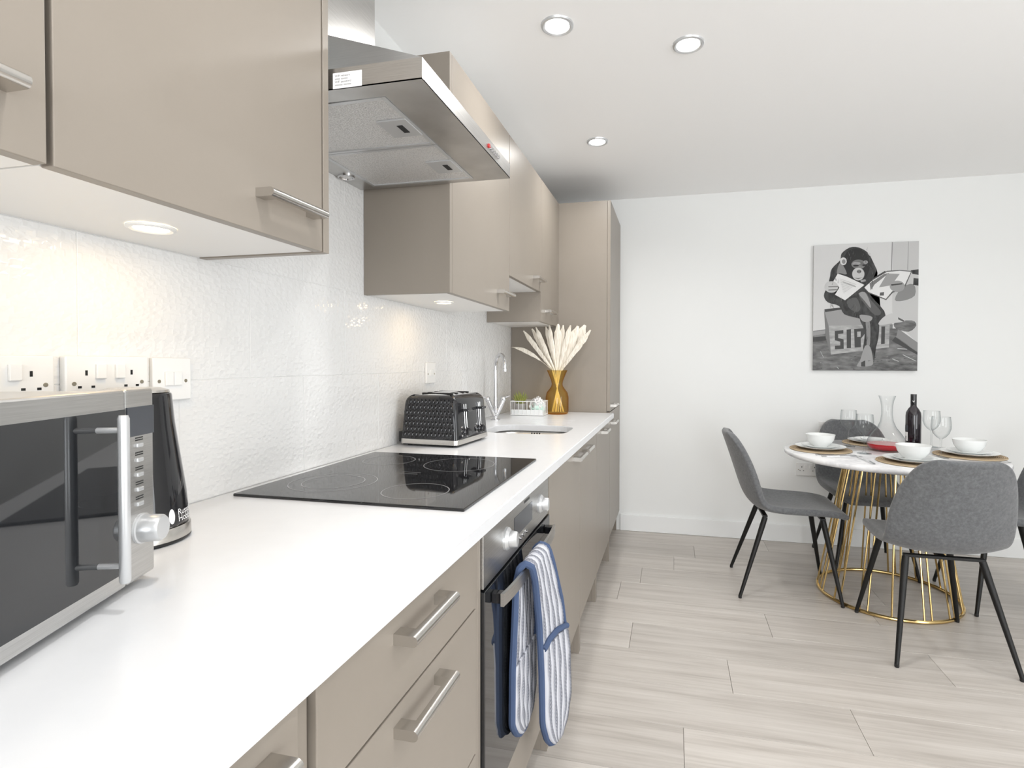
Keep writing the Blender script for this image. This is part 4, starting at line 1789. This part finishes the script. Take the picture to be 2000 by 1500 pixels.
P(170 if False else 190, [(915, 110), (1180, 90), (1160, 1100), (1000, 960), (905, 800)])
P(130, [(910, 110), (918, 110), (905, 400), (897, 400)])
P(150, [(1062, 110), (1068, 110), (1060, 390), (1052, 390)])
P(100, [(100, 985), (250, 968), (620, 950), (960, 960), (1150, 1095), (1145, 1400), (100, 1400)])
P(150, [(120, 990), (250, 975), (250, 1010), (120, 1030)])
P(60, [(120, 1045), (260, 1035), (270, 1075), (120, 1090)])
P(130, [(960, 960), (1150, 1095), (1148, 1180), (940, 1040)])
P(60, [(930, 1040), (1148, 1190), (1148, 1215), (900, 1080)])
P(130, [(1000, 560), (1110, 530), (1120, 640), (1010, 690), (930, 680)], True)
P(100, [(930, 900), (1090, 880), (1130, 930), (1060, 990), (940, 960)], True)
P(45, [(1085, 395), (1165, 385), (1160, 440), (1100, 430)])
P(45, [(1110, 470), (1160, 475), (1158, 545), (1105, 535)])
P(115, [(240, 775), (285, 930), (305, 1215), (255, 1050)])
P(150, [(240, 775), (430, 755), (660, 850), (900, 900), (905, 925), (640, 935), (285, 935)])
P(60, [(245, 772), (430, 752), (430, 772), (252, 800)])
P(170, [(285, 932), (905, 920), (888, 1140), (305, 1215)])
P(100, [(880, 922), (910, 918), (892, 1140), (870, 1142)])
# stencilled letters S I R ... I
for q in ([(345, 985), (430, 974), (430, 1008), (345, 1016)], [(345, 985), (378, 985), (378, 1075), (345, 1065)], [(345, 1045), (430, 1065), (430, 1095), (345, 1075)], [(398, 1070), (432, 1068), (432, 1155), (398, 1157)], [(345, 1128), (432, 1122), (432, 1157), (345, 1164)],
          [(462, 970), (505, 966), (503, 1150), (462, 1152)],
          [(535, 965), (640, 955), (640, 1010), (600, 1060), (600, 1140), (540, 1146)],
          [(800, 940), (836, 938), (830, 1108), (795, 1112)]):
    P(60, q)
P(170, [(565, 990), (600, 988), (598, 1040), (565, 1042)])
# ape
P(45, [(300, 480), (320, 380), (410, 290), (420, 230), (500, 172), (590, 172), (680, 225), (730, 320), (770, 420), (740, 500), (690, 560), (700, 640), (830, 790), (820, 880), (720, 900), (660, 880), (560, 855), (440, 820), (390, 740), (280, 705), (240, 640), (270, 560)], True)
P(30, ell(560, 345, 135, 165))
P(45, [(590, 850), (700, 820), (775, 880), (770, 1050), (735, 1180), (715, 1300), (620, 1200), (640, 1000)], True)
P(130, [(650, 880), (690, 900), (690, 1100), (660, 1160), (655, 1000)], True)
P(85, [(580, 620), (650, 605), (700, 680), (800, 800), (740, 830), (640, 720)], True)
P(150, [(585, 620), (640, 605), (680, 670), (700, 760), (640, 690)], True)
P(150, [(590, 830), (660, 830), (715, 850), (690, 890), (620, 890)], True)
P(85, [(470, 690), (560, 660), (600, 760), (560, 800), (490, 760)], True)
P(130, [(395, 330), (430, 340), (470, 430), (400, 420), (370, 420)], True)
P(205, ell(437, 305, 33, 38))
P(130, ell(440, 308, 18, 22))
P(190, [(675, 230), (705, 225), (695, 255)])
P(100, ell(585, 335, 70, 45))
P(170, ell(565, 325, 40, 14))
P(150, ell(655, 315, 22, 18))
P(30, ell(560, 348, 28, 9))
P(30, ell(640, 345, 18, 9))
P(190, ell(582, 430, 60, 62))
P(115, ell(590, 405, 22, 18))
P(60, ell(578, 408, 7, 6))
P(60, ell(602, 404, 7, 6))
P(60, [(535, 465), (580, 478), (630, 462), (580, 470)])
P(150, [(600, 490), (650, 480), (655, 500), (610, 510)])
# newspaper
P(45, [(350, 630), (450, 700), (650, 575), (860, 425), (840, 400), (640, 520)])
P(220, [(380, 425), (470, 455), (640, 535), (450, 685), (350, 630), (395, 560), (335, 500)])
P(170, [(430, 500), (560, 550), (555, 558), (428, 510)])
P(85, [(640, 572), (720, 480), (860, 400), (980, 392), (1096, 402), (1022, 574), (912, 612), (848, 684), (680, 615)])
P(220, [(640, 560), (720, 490), (860, 410), (980, 400), (1085, 410), (1015, 560), (905, 600), (845, 672), (680, 605)])
P(115, [(690, 520), (830, 430), (880, 420), (740, 530), (700, 590)])
P(150, [(860, 425), (980, 430), (900, 540), (780, 560)])
P(220, [(680, 605), (740, 560), (900, 600), (845, 672)])
P(85, [(790, 610), (830, 605), (825, 640), (785, 640)])
P(150, ell(955, 550, 72, 55))
P(60, [(895, 530), (1000, 520), (1005, 530), (900, 545)])
P(190, ell(315, 555, 68, 56))
P(115, [(285, 548), (385, 545), (385, 556), (285, 558)])
P(115, [(285, 580), (375, 576), (375, 586), (285, 590)])
# feet
P(190, [(790, 880), (850, 830), (930, 810), (1010, 850), (1015, 890), (930, 905), (780, 925)], True)
P(85, [(960, 850), (1015, 880), (1010, 895), (960, 870)])
P(150, [(640, 1130), (690, 1140), (715, 1260), (700, 1320), (560, 1330), (590, 1270)], True)
P(60, [(600, 1290), (640, 1270), (640, 1330), (600, 1330)])
for (a, b, c, d) in ((950, 1150, 1040, 1156), (900, 1250, 960, 1275), (1000, 1210, 1120, 1270), (200, 1180, 230, 1240), (360, 1330, 380, 1350)):
    P(190, [(a, b), (c, d), (c, d + 7), (a, b + 7)])
rp = random.Random(11)
for k in range(70):     # hair strokes
    cx_, cy_ = rp.choice(((330, 450), (380, 640), (500, 700), (700, 430), (740, 800), (700, 980), (480, 230), (640, 230), (560, 760), (330, 660)))
    x_, y_ = cx_ + rp.gauss(0, 28), cy_ + rp.gauss(0, 45)
    a_ = rp.uniform(1.0, 2.1)
    l_ = rp.uniform(25, 55)
    P(rp.choice((85, 100, 30, 60)), [(x_, y_), (x_ + math.cos(a_) * l_ + 2, y_ + math.sin(a_) * l_), (x_ + math.cos(a_) * l_ - 2, y_ + math.sin(a_) * l_)])
for k in range(9):      # lines of newsprint
    P(190, [(400 + k * 4, 475 + k * 17), (560 - k * 14, 530 + k * 10), (560 - k * 14, 534 + k * 10), (400 + k * 4, 479 + k * 17)])
for k in range(40):     # straw and grit on the floor
    x_, y_ = rp.uniform(140, 1110), rp.uniform(1225, 1355)
    P(rp.choice((150, 60, 130, 45)), [(x_, y_), (x_ + rp.uniform(10, 40), y_ + rp.uniform(-8, 8)), (x_ + 8, y_ + 5)])
tones = sorted({q[0] for q in LAY})
bm = new_bm()
yy = YW - .0242
for i, (tone, pts) in enumerate(LAY):
    vs = [bm.verts.new((pic(*p)[0], yy - i * .00003, pic(*p)[1])) for p in pts]
    f = bm.faces.new(vs)
    f.material_index = tones.index(tone)
bmesh.ops.triangulate(bm, faces=bm.faces[:])
bm.normal_update()
for f in bm.faces:
    if f.normal.y > 0:
        f.normal_flip()
obj('printed_image', bm, ['print_tone_%d' % q for q in tones], t, recalc=False)
